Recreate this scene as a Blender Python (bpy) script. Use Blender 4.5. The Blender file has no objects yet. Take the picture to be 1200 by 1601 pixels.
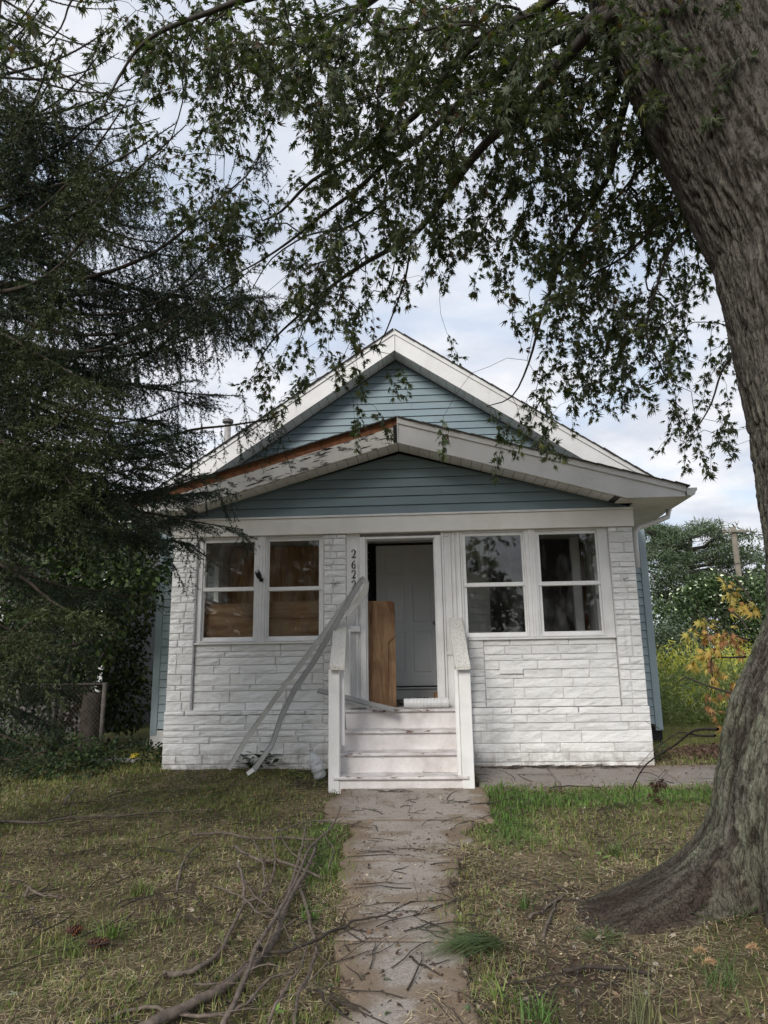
import bpy, math, random
import numpy as np
from mathutils import Vector, Matrix, noise as mnoise

# ------------------------------------------------------------------ camera
scene = bpy.context.scene
COL = scene.collection
CAM_H = 1.36
FPX = 1084.0
YAW, PITCH, ROLL = -0.0585829, 0.21275623, -0.01568547
_f = np.array([math.sin(YAW)*math.cos(PITCH), math.cos(YAW)*math.cos(PITCH), math.sin(PITCH)])
_r0 = np.array([math.cos(YAW), -math.sin(YAW), 0.0])
_u0 = np.cross(_r0, _f)
_r = math.cos(ROLL)*_r0 + math.sin(ROLL)*_u0
_u = -math.sin(ROLL)*_r0 + math.cos(ROLL)*_u0
cam_d = bpy.data.cameras.new('camera')
cam = bpy.data.objects.new('camera', cam_d); COL.objects.link(cam)
cam.matrix_world = Matrix(((_r[0], _u[0], -_f[0], 0), (_r[1], _u[1], -_f[1], 0), (_r[2], _u[2], -_f[2], CAM_H), (0, 0, 0, 1)))
cam_d.sensor_fit = 'VERTICAL'; cam_d.sensor_height = 24.0
cam_d.lens = 24.0*FPX/1601.0
cam_d.clip_start = 0.05; cam_d.clip_end = 3000
scene.camera = cam
scene.render.resolution_x = 768; scene.render.resolution_y = 1024

# ------------------------------------------------------------------ light: overcast daylight
SUN_EL, SUN_AZ = math.radians(34), math.radians(203)      # azimuth clockwise from +Y (behind the camera, a little left)
world = bpy.data.worlds.new('World'); scene.world = world; world.use_nodes = True
wt = world.node_tree; wn = wt.nodes; wl = wt.links
wn.clear()
wo = wn.new('ShaderNodeOutputWorld'); bg = wn.new('ShaderNodeBackground'); bg.inputs['Strength'].default_value = 0.088
sky = wn.new('ShaderNodeTexSky'); sky.sky_type = 'NISHITA'; sky.sun_disc = False
sky.sun_elevation = SUN_EL; sky.sun_rotation = SUN_AZ; sky.air_density = 1.2; sky.dust_density = 2.0
tc = wn.new('ShaderNodeTexCoord'); sx = wn.new('ShaderNodeSeparateXYZ'); wl.new(tc.outputs['Generated'], sx.inputs[0])
# cloud layer: direction projected on a high flat sheet
zc = wn.new('ShaderNodeMath'); zc.operation = 'MAXIMUM'; zc.inputs[1].default_value = 0.03; wl.new(sx.outputs['Z'], zc.inputs[0])
za = wn.new('ShaderNodeMath'); za.operation = 'ADD'; za.inputs[1].default_value = 0.12; wl.new(zc.outputs[0], za.inputs[0])
dx = wn.new('ShaderNodeMath'); dx.operation = 'DIVIDE'; wl.new(sx.outputs['X'], dx.inputs[0]); wl.new(za.outputs[0], dx.inputs[1])
dy = wn.new('ShaderNodeMath'); dy.operation = 'DIVIDE'; wl.new(sx.outputs['Y'], dy.inputs[0]); wl.new(za.outputs[0], dy.inputs[1])
cx = wn.new('ShaderNodeCombineXYZ'); wl.new(dx.outputs[0], cx.inputs[0]); wl.new(dy.outputs[0], cx.inputs[1])
n1 = wn.new('ShaderNodeTexNoise'); n1.inputs['Scale'].default_value = 1.5; n1.inputs['Detail'].default_value = 8; n1.inputs['Roughness'].default_value = 0.55
n1.inputs['Distortion'].default_value = 0.35
wl.new(cx.outputs[0], n1.inputs['Vector'])
cr = wn.new('ShaderNodeValToRGB'); cr.color_ramp.elements[0].position = 0.34; cr.color_ramp.elements[0].color = (0, 0, 0, 1)
cr.color_ramp.elements[1].position = 0.54; cr.color_ramp.elements[1].color = (1, 1, 1, 1)
wl.new(n1.outputs['Fac'], cr.inputs[0])
n2 = wn.new('ShaderNodeTexNoise'); n2.inputs['Scale'].default_value = 2.6; n2.inputs['Detail'].default_value = 7; n2.inputs['Roughness'].default_value = 0.6
mo = wn.new('ShaderNodeMapping'); mo.inputs['Location'].default_value = (7.3, 2.1, 3); wl.new(cx.outputs[0], mo.inputs[0]); wl.new(mo.outputs[0], n2.inputs['Vector'])
cg = wn.new('ShaderNodeValToRGB')
e = cg.color_ramp.elements; e[0].position = 0.30; e[0].color = (3.05, 3.3, 3.85, 1); e[1].position = 0.66; e[1].color = (4.65, 4.72, 4.9, 1)
wl.new(n2.outputs['Fac'], cg.inputs[0])
sb = wn.new('ShaderNodeMix'); sb.data_type = 'RGBA'; sb.inputs[0].default_value = 0.55          # thin veil over the blue gaps
sb.inputs[7].default_value = (2.7, 3.4, 4.5, 1); wl.new(sky.outputs[0], sb.inputs[6])
mx = wn.new('ShaderNodeMix'); mx.data_type = 'RGBA'
mf = wn.new('ShaderNodeMath'); mf.operation = 'MULTIPLY_ADD'; mf.inputs[1].default_value = 0.75; mf.inputs[2].default_value = 0.25
wl.new(cr.outputs[0], mf.inputs[0]); wl.new(mf.outputs[0], mx.inputs[0])
wl.new(sb.outputs[2], mx.inputs[6]); wl.new(cg.outputs[0], mx.inputs[7])
wl.new(mx.outputs[2], bg.inputs['Color']); wl.new(bg.outputs[0], wo.inputs[0])

sun_d = bpy.data.lights.new('sun', 'SUN'); sun_d.energy = 1.35; sun_d.angle = math.radians(24); sun_d.color = (1.0, 0.96, 0.9)
sun = bpy.data.objects.new('sun', sun_d); COL.objects.link(sun)
sd = Vector((math.sin(SUN_AZ)*math.cos(SUN_EL), math.cos(SUN_AZ)*math.cos(SUN_EL), math.sin(SUN_EL)))
sun.rotation_euler = sd.to_track_quat('Z', 'Y').to_euler()
scene.view_settings.view_transform = 'Standard'; scene.view_settings.look = 'None'
scene.view_settings.exposure = 1.25; scene.view_settings.gamma = 1.0; scene.view_settings.use_curve_mapping = False

# ------------------------------------------------------------------ helpers
def ray(x, y):
    return _r*(x-600)/FPX - _u*(y-800.5)/FPX + _f
def at(x, y, Y):
    """photo point seen on the vertical plane at depth Y"""
    d = ray(x, y); t = Y/d[1]
    return Vector((d[0]*t, Y, CAM_H + d[2]*t))
def gz(Y):
    return 0.145*min(1.0, max(0.0, (Y-6.6)/2.0))
def atg(x, y, lift=0.0):
    """photo point seen on the ground"""
    d = ray(x, y); z = 0.0
    for _ in range(12):
        t = (z + lift - CAM_H)/d[2]; z = gz(d[1]*t)
    t = (z + lift - CAM_H)/d[2]
    return Vector((d[0]*t, d[1]*t, z + lift))
def project(P):
    d = np.asarray(P, float) - np.array([0, 0, CAM_H]); z = d@_f
    return 600 + FPX*(d@_r)/z, 800.5 - FPX*(d@_u)/z, z

def tag(o, label=None, cat=None, group=None, kind=None):
    if label: o['label'] = label
    if cat: o['category'] = cat
    if group: o['group'] = group
    if kind: o['kind'] = kind
    return o
def empty(name, loc, label, cat, group=None):
    o = bpy.data.objects.new(name, None); COL.objects.link(o); o.location = loc; o.empty_display_size = 0.2
    tag(o, label, cat, group); return o
def link(name, me, parent=None):
    o = bpy.data.objects.new(name, me); COL.objects.link(o)
    if parent is not None:
        o.parent = parent
        loc = Vector((0, 0, 0)); p = parent
        while p is not None:
            loc += p.location; p = p.parent
        o.location = -loc            # meshes are modelled in world coordinates
    return o
class MB:
    """collects boxes, prisms and tubes, then links them as ONE mesh"""
    def __init__(s): s.v = []; s.f = []; s.m = []; s.sm = []
    def add(s, vs, fs, mi=0, smooth=False):
        b = len(s.v); s.v += [tuple(v) for v in vs]
        for f in fs: s.f.append(tuple(b+i for i in f)); s.m.append(mi); s.sm.append(smooth)
        return s
    def box(s, x0, x1, y0, y1, z0, z1, mi=0):
        vs = [(x0, y0, z0), (x1, y0, z0), (x1, y1, z0), (x0, y1, z0), (x0, y0, z1), (x1, y0, z1), (x1, y1, z1), (x0, y1, z1)]
        return s.add(vs, [(0, 3, 2, 1), (4, 5, 6, 7), (0, 1, 5, 4), (1, 2, 6, 5), (2, 3, 7, 6), (3, 0, 4, 7)], mi)
    def bbox(s, x0, x1, y0, y1, z0, z1, b=0.004, mi=0):
        """box with chamfered front (-Y) face edges"""
        vs = [(x0, y1, z0), (x1, y1, z0), (x1, y1, z1), (x0, y1, z1),
              (x0, y0+b, z0), (x1, y0+b, z0), (x1, y0+b, z1), (x0, y0+b, z1),
              (x0+b, y0, z0+b), (x1-b, y0, z0+b), (x1-b, y0, z1-b), (x0+b, y0, z1-b)]
        fs = [(0, 3, 2, 1), (8, 9, 10, 11)]
        for k in range(4):
            j = (k+1) % 4
            fs += [(k, j, 4+j, 4+k), (4+k, 4+j, 8+j, 8+k)]
        return s.add(vs, fs, mi)
    def prism(s, poly, y0, y1, mi=0):
        """polygon in XZ (counter-clockwise seen from -Y) extruded along Y"""
        n = len(poly)
        vs = [(p[0], y0, p[1]) for p in poly] + [(p[0], y1, p[1]) for p in poly]
        fs = [tuple(range(n)), tuple(range(2*n-1, n-1, -1))]
        for k in range(n):
            j = (k+1) % n; fs.append((k, n+k, n+j, j))
        return s.add(vs, fs, mi)
    def quad_slab(s, a, b, c, d, th, mi=0):
        """slab from four corner points, thickened by the vector th"""
        vs = [Vector(p) for p in (a, b, c, d)]; t = Vector(th)
        vs += [p + t for p in vs]
        return s.add(vs, [(0, 3, 2, 1), (4, 5, 6, 7), (0, 1, 5, 4), (1, 2, 6, 5), (2, 3, 7, 6), (3, 0, 4, 7)], mi)
    def tube(s, pts, rad, n=7, mi=0, cap=True, smooth=True):
        pts = [Vector(p) for p in pts]; m = len(pts)
        if not hasattr(rad, '__len__'): rad = [rad]*m
        up = None; base = len(s.v); rings = []
        for i, p in enumerate(pts):
            t = (pts[min(i+1, m-1)] - pts[max(i-1, 0)])
            if t.length < 1e-9: t = Vector((0, 0, 1))
            t.normalize()
            if up is None: up = t.orthogonal().normalized()
            up = (up - t*up.dot(t));
            if up.length < 1e-6: up = t.orthogonal()
            up.normalize(); sd_ = t.cross(up)
            rings.append([p + (up*math.cos(2*math.pi*k/n) + sd_*math.sin(2*math.pi*k/n))*rad[i] for k in range(n)])
        vs = [v for r in rings for v in r]; fs = []
        for i in range(m-1):
            for k in range(n):
                j = (k+1) % n; fs.append((i*n+k, i*n+j, (i+1)*n+j, (i+1)*n+k))
        if cap: fs += [tuple(range(n-1, -1, -1)), tuple((m-1)*n+k for k in range(n))]
        return s.add(vs, fs, mi, smooth)
    def build(s, name, mats, parent=None):
        me = bpy.data.meshes.new(name); me.from_pydata([tuple(v) for v in s.v], [], s.f)
        for m in (mats if isinstance(mats, (list, tuple)) else [mats]): me.materials.append(m)
        me.polygons.foreach_set('material_index', s.m); me.polygons.foreach_set('use_smooth', s.sm)
        me.update()
        return link(name, me, parent)

def np_mesh(name, V, F, mats, tint=None, smooth=False, mi=None):
    """mesh from numpy arrays; F is (n,3) or (n,4); tint is a per-vertex colour of the thing itself"""
    V = np.ascontiguousarray(V, dtype=np.float32); F = np.ascontiguousarray(F, dtype=np.int32)
    me = bpy.data.meshes.new(name); n, k = F.shape
    me.vertices.add(len(V)); me.vertices.foreach_set('co', V.ravel())
    me.loops.add(n*k); me.loops.foreach_set('vertex_index', F.ravel())
    me.polygons.add(n); me.polygons.foreach_set('loop_start', np.arange(0, n*k, k, dtype=np.int32))
    try: me.polygons.foreach_set('loop_total', np.full(n, k, dtype=np.int32))
    except Exception: pass
    for m in (mats if isinstance(mats, (list, tuple)) else [mats]): me.materials.append(m)
    if smooth: me.polygons.foreach_set('use_smooth', np.ones(n, dtype=bool))
    if mi is not None: me.polygons.foreach_set('material_index', np.asarray(mi, dtype=np.int32))
    me.update(calc_edges=True)
    if tint is not None:
        a = me.color_attributes.new('tint', 'FLOAT_COLOR', 'POINT')
        c = np.ones((len(V), 4), np.float32); c[:, :3] = tint
        a.data.foreach_set('color', c.ravel())
    return me

# numpy value noise -------------------------------------------------
def _hash(ix, iy, iz, seed):
    h = (ix.astype(np.int64)*374761393 + iy.astype(np.int64)*668265263 + iz.astype(np.int64)*2147483647 + seed*974634777) & 0xFFFFFFFF
    h = ((h ^ (h >> 13))*1274126177) & 0xFFFFFFFF
    return ((h ^ (h >> 16)) & 0xFFFF)/65535.0
def vnoise(x, y, z, seed=0):
    xi, yi, zi = np.floor(x), np.floor(y), np.floor(z)
    fx, fy, fz = x-xi, y-yi, z-zi
    fx, fy, fz = [t*t*(3-2*t) for t in (fx, fy, fz)]
    o = 0
    for a in (0, 1):
        for b in (0, 1):
            for c in (0, 1):
                w = (fx if a else 1-fx)*(fy if b else 1-fy)*(fz if c else 1-fz)
                o = o + w*_hash(xi+a, yi+b, zi+c, seed)
    return o
def fbm(x, y, z, oct=4, seed=0):
    o = 0; a = 0.5; t = 0
    for k in range(oct):
        o = o + a*vnoise(x*2**k, y*2**k, z*2**k, seed+k); t += a; a *= 0.5
    return o/t

# materials ---------------------------------------------------------
class M_:
    """small wrapper to build node materials"""
    def __init__(s, name, rough=0.7, spec=0.3):
        s.m = bpy.data.materials.new(name); s.m.use_nodes = True
        s.n = s.m.node_tree.nodes; s.l = s.m.node_tree.links
        s.b = s.n['Principled BSDF']; s.b.inputs['Roughness'].default_value = rough
        s.b.inputs['Specular IOR Level'].default_value = spec
        s.co = None
    def coords(s, scale=(1, 1, 1), kind='Object'):
        t = s.n.new('ShaderNodeTexCoord'); m = s.n.new('ShaderNodeMapping'); m.inputs['Scale'].default_value = scale
        s.l.new(t.outputs[kind], m.inputs[0]); return m.outputs[0]
    def noise(s, scale, stretch=(1, 1, 1), detail=5, rough=0.6, dist=0.0, vec=None):
        n = s.n.new('ShaderNodeTexNoise'); n.inputs['Scale'].default_value = scale; n.inputs['Detail'].default_value = detail
        n.inputs['Roughness'].default_value = rough; n.inputs['Distortion'].default_value = dist
        s.l.new(vec if vec is not None else s.coords(stretch), n.inputs['Vector']); return n.outputs['Fac']
    def ramp(s, fac, *stops):
        r = s.n.new('ShaderNodeValToRGB'); e = r.color_ramp.elements
        while len(e) < len(stops): e.new(0.5)
        for k, (p, c) in enumerate(stops):
            e[k].position = p; e[k].color = (*c, 1) if hasattr(c, '__len__') else (c, c, c, 1)
        s.l.new(fac, r.inputs[0]); return r.outputs[0]
    def mix(s, fac, a, b, mode='MIX'):
        m = s.n.new('ShaderNodeMix'); m.data_type = 'RGBA'; m.blend_type = mode
        for i, v in ((0, fac), (6, a), (7, b)):
            if hasattr(v, 'is_linked') or hasattr(v, 'links'): s.l.new(v, m.inputs[i])
            elif hasattr(v, '__len__'): m.inputs[i].default_value = (*v, 1)
            else: m.inputs[i].default_value = v
        return m.outputs[2]
    def math(s, op, a, b=None):
        m = s.n.new('ShaderNodeMath'); m.operation = op
        for i, v in ((0, a), (1, b)):
            if v is None: continue
            if hasattr(v, 'links'): s.l.new(v, m.inputs[i])
            else: m.inputs[i].default_value = v
        return m.outputs[0]
    def color(s, c):
        if hasattr(c, 'links'): s.l.new(c, s.b.inputs['Base Color'])
        else: s.b.inputs['Base Color'].default_value = (*c, 1)
        return s
    def bump(s, h, strength=0.5, dist=0.01, prev=None):
        b = s.n.new('ShaderNodeBump'); b.inputs['Strength'].default_value = strength; b.inputs['Distance'].default_value = dist
        s.l.new(h, b.inputs['Height'])
        if prev is not None: s.l.new(prev, b.inputs['Normal'])
        s.l.new(b.outputs[0], s.b.inputs['Normal']); return b.outputs[0]
    def tint(s):
        a = s.n.new('ShaderNodeAttribute'); a.attribute_name = 'tint'; return a.outputs['Color']
    def rnd(s):
        o = s.n.new('ShaderNodeObjectInfo'); return o.outputs['Random']

def painted(name, col, dirt=(0.30, 0.28, 0.25), amount=0.5, grain=(1, 1, 1), rough=0.55, chips=None, bump=0.15):
    m = M_(name, rough)
    n = m.noise(3.0, detail=8, rough=0.65); f = m.ramp(n, (0.42, 0.0), (0.80, amount))
    c = m.mix(f, col, dirt)
    sp = m.ramp(m.noise(46.0, detail=3), (0.64, 0.0), (0.76, amount)); c = m.mix(sp, c, tuple(x*0.8 for x in dirt))
    g = m.noise(30.0, grain, detail=4)
    if chips:
        ch = m.ramp(m.noise(9.0, (0.6, 1, 1.6), detail=9, rough=0.7), (chips[1], 0.0), (chips[1]+0.02, 1.0))
        c = m.mix(ch, c, chips[0])
        b0 = m.bump(m.math('MULTIPLY', ch, -1.0), 0.6, 0.003)
        m.bump(g, bump, 0.004, b0)
    else: m.bump(g, bump, 0.004)
    m.color(c); return m.m
def plywood(name, dark=False, vertical=False):
    m = M_(name, 0.65)
    st = (5, 5, 0.7) if vertical else (0.7, 5, 5)
    w = m.noise(1.6, st, detail=6, rough=0.6, dist=1.6)
    k = 2.3 if dark else 1.0  # raised colour makes up for the light missing inside the porch
    c = m.ramp(w, (0.30, (0.10*k, 0.036*k, 0.012*k)), (0.46, (0.21*k, 0.118*k, 0.060*k)), (0.62, (0.30*k, 0.185*k, 0.10*k)))
    c2 = m.mix(m.ramp(m.noise(2.3, detail=4), (0.5, 0.0), (0.75, 0.6)), c, (0.06*k, 0.028*k, 0.014*k))
    m.color(c2); m.bump(w, 0.2, 0.004); return m.m
def foliage(name, rough=0.55, trans=0.25, spec=0.3):
    m = M_(name, rough, spec)
    n = m.noise(2.5, detail=3); v = m.ramp(n, (0.3, 0.72), (0.7, 1.25))
    c = m.mix(1.0, m.tint(), v, 'MULTIPLY'); m.color(c)
    if trans > 0:
        t = m.n.new('ShaderNodeBsdfTranslucent'); m.l.new(m.mix(1.0, c, (1.3, 1.5, 0.6), 'MULTIPLY'), t.inputs['Color'])
        x = m.n.new('ShaderNodeMixShader'); x.inputs[0].default_value = trans
        m.l.new(m.b.outputs[0], x.inputs[1]); m.l.new(t.outputs[0], x.inputs[2])
        m.l.new(x.outputs[0], m.n['Material Output'].inputs[0])
    return m.m
def stone_mat():
    m = M_('white_painted_stone', 0.6)
    c = m.mix(m.ramp(m.noise(2.2, detail=8, rough=0.65), (0.48, 0.0), (0.8, 0.40)), (0.76, 0.76, 0.75), (0.50, 0.49, 0.46))
    c = m.mix(m.ramp(m.noise(28, detail=4), (0.66, 0.0), (0.74, 0.4)), c, (0.42, 0.41, 0.39))
    sz = m.n.new('ShaderNodeSeparateXYZ'); m.l.new(m.coords(), sz.inputs[0])
    mud = m.math('MULTIPLY', m.ramp(sz.outputs['Z'], (0.13, 1.0), (0.42, 0.0)), m.ramp(m.noise(9, (1, 1, .5), detail=8, rough=.75), (.40, 0.0), (.62, .85)))
    c = m.mix(mud, c, (.26, .22, .175))
    st = m.ramp(m.noise(3.2, (3.5, 1, .35), detail=6, rough=.6), (.60, 0.0), (.72, .35)); c = m.mix(st, c, (.40, .385, .35))
    r = m.ramp(m.rnd(), (0.0, 0.90), (1.0, 1.04)); c = m.mix(1.0, c, r, 'MULTIPLY')
    m.color(c)
    b = m.bump(m.noise(15.0, (0.8, 1, 1.5), detail=4, rough=0.55, dist=0.6), 0.8, 0.020)
    m.bump(m.noise(70.0, detail=3), 0.3, 0.003, b); return m.m
def glass_mat():
    m = M_('window_glass'); nt = m.n; l = m.l
    tr = nt.new('ShaderNodeBsdfTransparent'); tr.inputs[0].default_value = (0.95, 0.96, 0.95, 1)
    gl = nt.new('ShaderNodeBsdfGlossy'); gl.inputs['Roughness'].default_value = 0.02; gl.inputs[0].default_value = (1, 1, 1, 1)
    lw = nt.new('ShaderNodeLayerWeight'); lw.inputs[0].default_value = 0.5
    p = m.math('POWER', lw.outputs['Facing'], 4.0); q = m.math('MULTIPLY_ADD', p, 0.8); q.node.inputs[2].default_value = 0.045
    bm = nt.new('ShaderNodeBump'); bm.inputs['Strength'].default_value = 0.05; bm.inputs['Distance'].default_value = 0.02
    l.new(m.noise(2.0, detail=2), bm.inputs['Height']); l.new(bm.outputs[0], gl.inputs['Normal'])
    x = nt.new('ShaderNodeMixShader'); l.new(q, x.inputs[0]); l.new(tr.outputs[0], x.inputs[1]); l.new(gl.outputs[0], x.inputs[2])
    df = nt.new('ShaderNodeBsdfDiffuse'); df.inputs[0].default_value = (0.35, 0.35, 0.34, 1)      # dust on the pane
    d = m.ramp(m.noise(6.0, (1, 1, 0.4), detail=6), (0.45, 0.0), (0.9, 0.16))
    x2 = nt.new('ShaderNodeMixShader'); l.new(d, x2.inputs[0]); l.new(x.outputs[0], x2.inputs[1]); l.new(df.outputs[0], x2.inputs[2])
    l.new(x2.outputs[0], nt['Material Output'].inputs[0]); return m.m
def plain(name, col, rough=0.6, metal=0.0, var=0.15, scale=12, bump=0.1):
    m = M_(name, rough); n = m.noise(scale, detail=5)
    c = m.ramp(n, (0.3, tuple(x*(1-var) for x in col)), (0.7, tuple(min(1, x*(1+var)) for x in col)))
    m.color(c); m.b.inputs['Metallic'].default_value = metal; m.bump(n, bump, 0.004); return m.m

MAT = {}
MAT['stone'] = stone_mat()
MAT['mortar'] = painted('painted_mortar', (0.68, 0.68, 0.67), amount=0.3)
MAT['white'] = painted('white_painted_wood', (0.78, 0.78, 0.77), amount=0.35, grain=(0.3, 1, 1))
MAT['white_v'] = painted('white_painted_wood_upright', (0.76, 0.76, 0.755), amount=0.35, grain=(1, 1, 0.2))
MAT['beam'] = painted('white_painted_beam', (0.78, 0.77, 0.73), dirt=(0.42, 0.40, 0.34), amount=0.30, grain=(0.12, 1, 2.0), bump=0.45)
MAT['step'] = painted('worn_white_step_paint', (0.74, 0.71, 0.70), dirt=(0.34, 0.29, 0.27), amount=0.75, grain=(0.2, 1, 1), chips=((0.16, 0.10, 0.08), 0.66))
MAT['tread'] = painted('worn_white_tread_paint', (0.68, 0.65, 0.64), dirt=(0.24, 0.20, 0.18), amount=0.95, grain=(0.2, 1, 1), chips=((0.15, 0.09, 0.07), 0.59))
MAT['metal_white'] = painted('white_aluminium', (0.66, 0.66, 0.655), dirt=(0.38, 0.37, 0.35), amount=0.40, rough=0.42, bump=0.04)
MAT['soffit'] = painted('white_vinyl_soffit', (0.70, 0.70, 0.67), dirt=(0.36, 0.34, 0.28), amount=0.5, bump=0.05)
MAT['peeling'] = painted('peeling_white_paint', (0.70, 0.69, 0.65), dirt=(0.34, 0.31, 0.27), amount=0.6, grain=(0.15, 1, 1), chips=((0.13, 0.12, 0.115), 0.56), bump=0.4)
MAT['rail_top'] = None
def rail_mat():
    m = M_('lichen_speckled_paint', 0.8)
    c = m.mix(m.ramp(m.noise(110, detail=5, rough=0.7), (0.49, 0.0), (0.57, 1.0)), (0.66, 0.65, 0.61), (0.25, 0.23, 0.20))
    m.color(c); m.bump(m.noise(140, detail=3), 0.4, 0.003); return m.m
MAT['rail_top'] = rail_mat()
def siding_mat(name, col):
    m = M_(name, 0.5)
    c = m.mix(m.ramp(m.noise(1.3, (1, 1, 1), detail=6), (0.4, 0.0), (0.8, 0.45)), col, tuple(x*0.66 for x in col))
    c = m.mix(1.0, c, m.ramp(m.rnd(), (0, 0.93), (1, 1.05)), 'MULTIPLY')
    m.color(c); m.bump(m.noise(14, (0.08, 1, 2), detail=4, rough=0.6), 0.25, 0.003); return m.m
MAT['siding'] = siding_mat('blue_grey_vinyl_siding', (0.185, 0.25, 0.28))
MAT['siding_light'] = siding_mat('light_blue_vinyl_siding', (0.33, 0.41, 0.44))
MAT['siding_white'] = siding_mat('white_lap_siding', (0.62, 0.62, 0.60))
MAT['siding_dark'] = siding_mat('grey_brown_lap_siding', (0.10, 0.095, 0.095))
MAT['brown_wood'] = plain('exposed_brown_wood', (0.23, 0.095, 0.045), 0.75, var=0.45, scale=9, bump=0.3)
MAT['shingle'] = plain('grey_asphalt_shingle', (0.075, 0.07, 0.068), 0.95, var=0.4, scale=60, bump=0.5)
MAT['ply'] = plywood('plywood_board'); MAT['ply_v'] = plywood('plywood_upright', vertical=True); MAT['ply_bright'] = plywood('brightened_plywood', dark=True, vertical=True)
MAT['door'] = painted('white_panel_door', (0.84, 0.85, 0.85), dirt=(0.5, 0.5, 0.5), amount=0.2, bump=0.05)
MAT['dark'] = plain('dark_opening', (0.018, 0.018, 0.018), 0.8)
MAT['black'] = plain('black_plastic', (0.012, 0.012, 0.013), 0.35, bump=0.02)
MAT['glass'] = glass_mat()
MAT['lens'] = plain('grey_lens', (0.35, 0.36, 0.38), 0.15)
MAT['floorboard'] = plain('porch_floor_grey_paint', (0.27, 0.255, 0.24), 0.7, var=0.3)
MAT['galv'] = plain('galvanised_metal', (0.36, 0.35, 0.33), 0.5, metal=0.5, var=0.25)
MAT['strip'] = painted('grey_aluminium_strip', (0.50, 0.50, 0.475), dirt=(0.24, 0.23, 0.19), amount=0.6, rough=0.5, bump=0.1)
MAT['strip_dark'] = painted('weathered_grey_strip', (0.29, 0.29, 0.285), dirt=(0.16, 0.16, 0.15), amount=0.6, rough=0.5, bump=0.1)
MAT['bark_twig'] = plain('fallen_branch_bark', (0.125, 0.10, 0.082), 0.9, var=0.45, scale=30, bump=0.6)
MAT['bark_pale'] = plain('pale_stripped_wood', (0.36, 0.30, 0.23), 0.85, var=0.3, scale=25, bump=0.3)
MAT['twig_dark'] = plain('dark_twig_bark', (0.045, 0.036, 0.030), 0.9, var=0.4, scale=30, bump=0.4)
MAT['leaf'] = foliage('maple_leaf', 0.5, 0.34)
MAT['needle'] = foliage('spruce_needle', 0.6, 0.10)
MAT['grassm'] = foliage('grass_blade', 0.6, 0.25)
MAT['litter'] = foliage('dry_litter', 0.85, 0.0)
MAT['shrub'] = foliage('shrub_leaf', 0.55, 0.2)
# ================================================================== THE SETTING: ground
rs = np.random.RandomState(4)
def ground():
    xs = np.unique(np.concatenate([np.linspace(-900, -14, 14), np.linspace(-14, 14, 281), np.linspace(14, 900, 14)]))
    ys = np.unique(np.concatenate([np.linspace(-600, -4, 10), np.linspace(-4, 16, 201), np.linspace(16, 1500, 22)]))
    X, Y = np.meshgrid(xs, ys)
    Z = 0.145*np.clip((Y-6.6)/2.0, 0, 1)
    near = np.clip(1-(np.abs(X)-10)/4, 0, 1)*np.clip(1-(np.abs(Y-6)-8)/3, 0, 1)
    onwalk = ((X > -0.95) & (X < 0.5) & (Y < 8.7)) | ((X > -1) & (X < 3.4) & (Y > 7.2) & (Y < 8.8))
    b = (fbm(X*1.3, Y*1.3, X*0, 4, 3)-0.5)*0.11 + (fbm(X*6, Y*6, X*0, 2, 8)-0.5)*0.03
    mound = 0.10*np.exp(-((X-2.1)**2+(Y-4.1)**2)/1.2)
    Z = Z + near*np.where(onwalk, -0.03, b*0.8) + mound - near*0.005
    V = np.stack([X, Y, Z], -1).reshape(-1, 3); nx = len(xs); ny = len(ys)
    I = (np.arange(ny-1)[:, None]*nx + np.arange(nx-1)[None]).ravel()
    F = np.stack([I, I+1, I+nx+1, I+nx], -1)
    m = M_('soil_and_thatch', 0.95, 0.1)
    soil = m.mix(m.noise(7, detail=8, rough=0.7), (0.07, 0.05, 0.036), (0.22, 0.165, 0.12))
    thatch = m.mix(m.noise(60, (1, 0.3, 1), detail=6), (0.16, 0.125, 0.075), (0.42, 0.34, 0.21))
    c = m.mix(m.ramp(m.noise(1.1, detail=8, rough=0.75), (0.42, 0.0), (0.56, 1.0)), soil, thatch)
    c = m.mix(1.0, c, m.ramp(m.noise(22, (1, .6, 1), detail=9, rough=.85), (.34, .35), (.50, .95), (.64, 1.7)), 'MULTIPLY')
    c = m.mix(m.ramp(m.noise(5, detail=7, rough=.8), (.54, 0.0), (.66, .7)), c, (.055, .036, .028))
    c = m.mix(m.ramp(m.noise(0.9, detail=7, rough=0.7, dist=0.4), (0.44, 0.0), (0.62, 0.55)), c, (0.085, 0.105, 0.035))
    far = m.n.new('ShaderNodeSeparateXYZ'); m.l.new(m.coords(), far.inputs[0])
    fm = m.ramp(m.math('MULTIPLY', far.outputs['Y'], 0.02), (0.2, 0.0), (0.3, 1.0))
    grassy = m.mix(m.noise(3, detail=8, rough=0.7), (0.06, 0.085, 0.022), (0.17, 0.17, 0.055))
    m.color(m.mix(fm, c, grassy)); m.bump(m.noise(24, detail=10, rough=0.8), 1.0, 0.06)
    return np_mesh('ground', V, F, m.m, smooth=True)
gr = link('ground', ground()); tag(gr, kind='structure')

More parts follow.
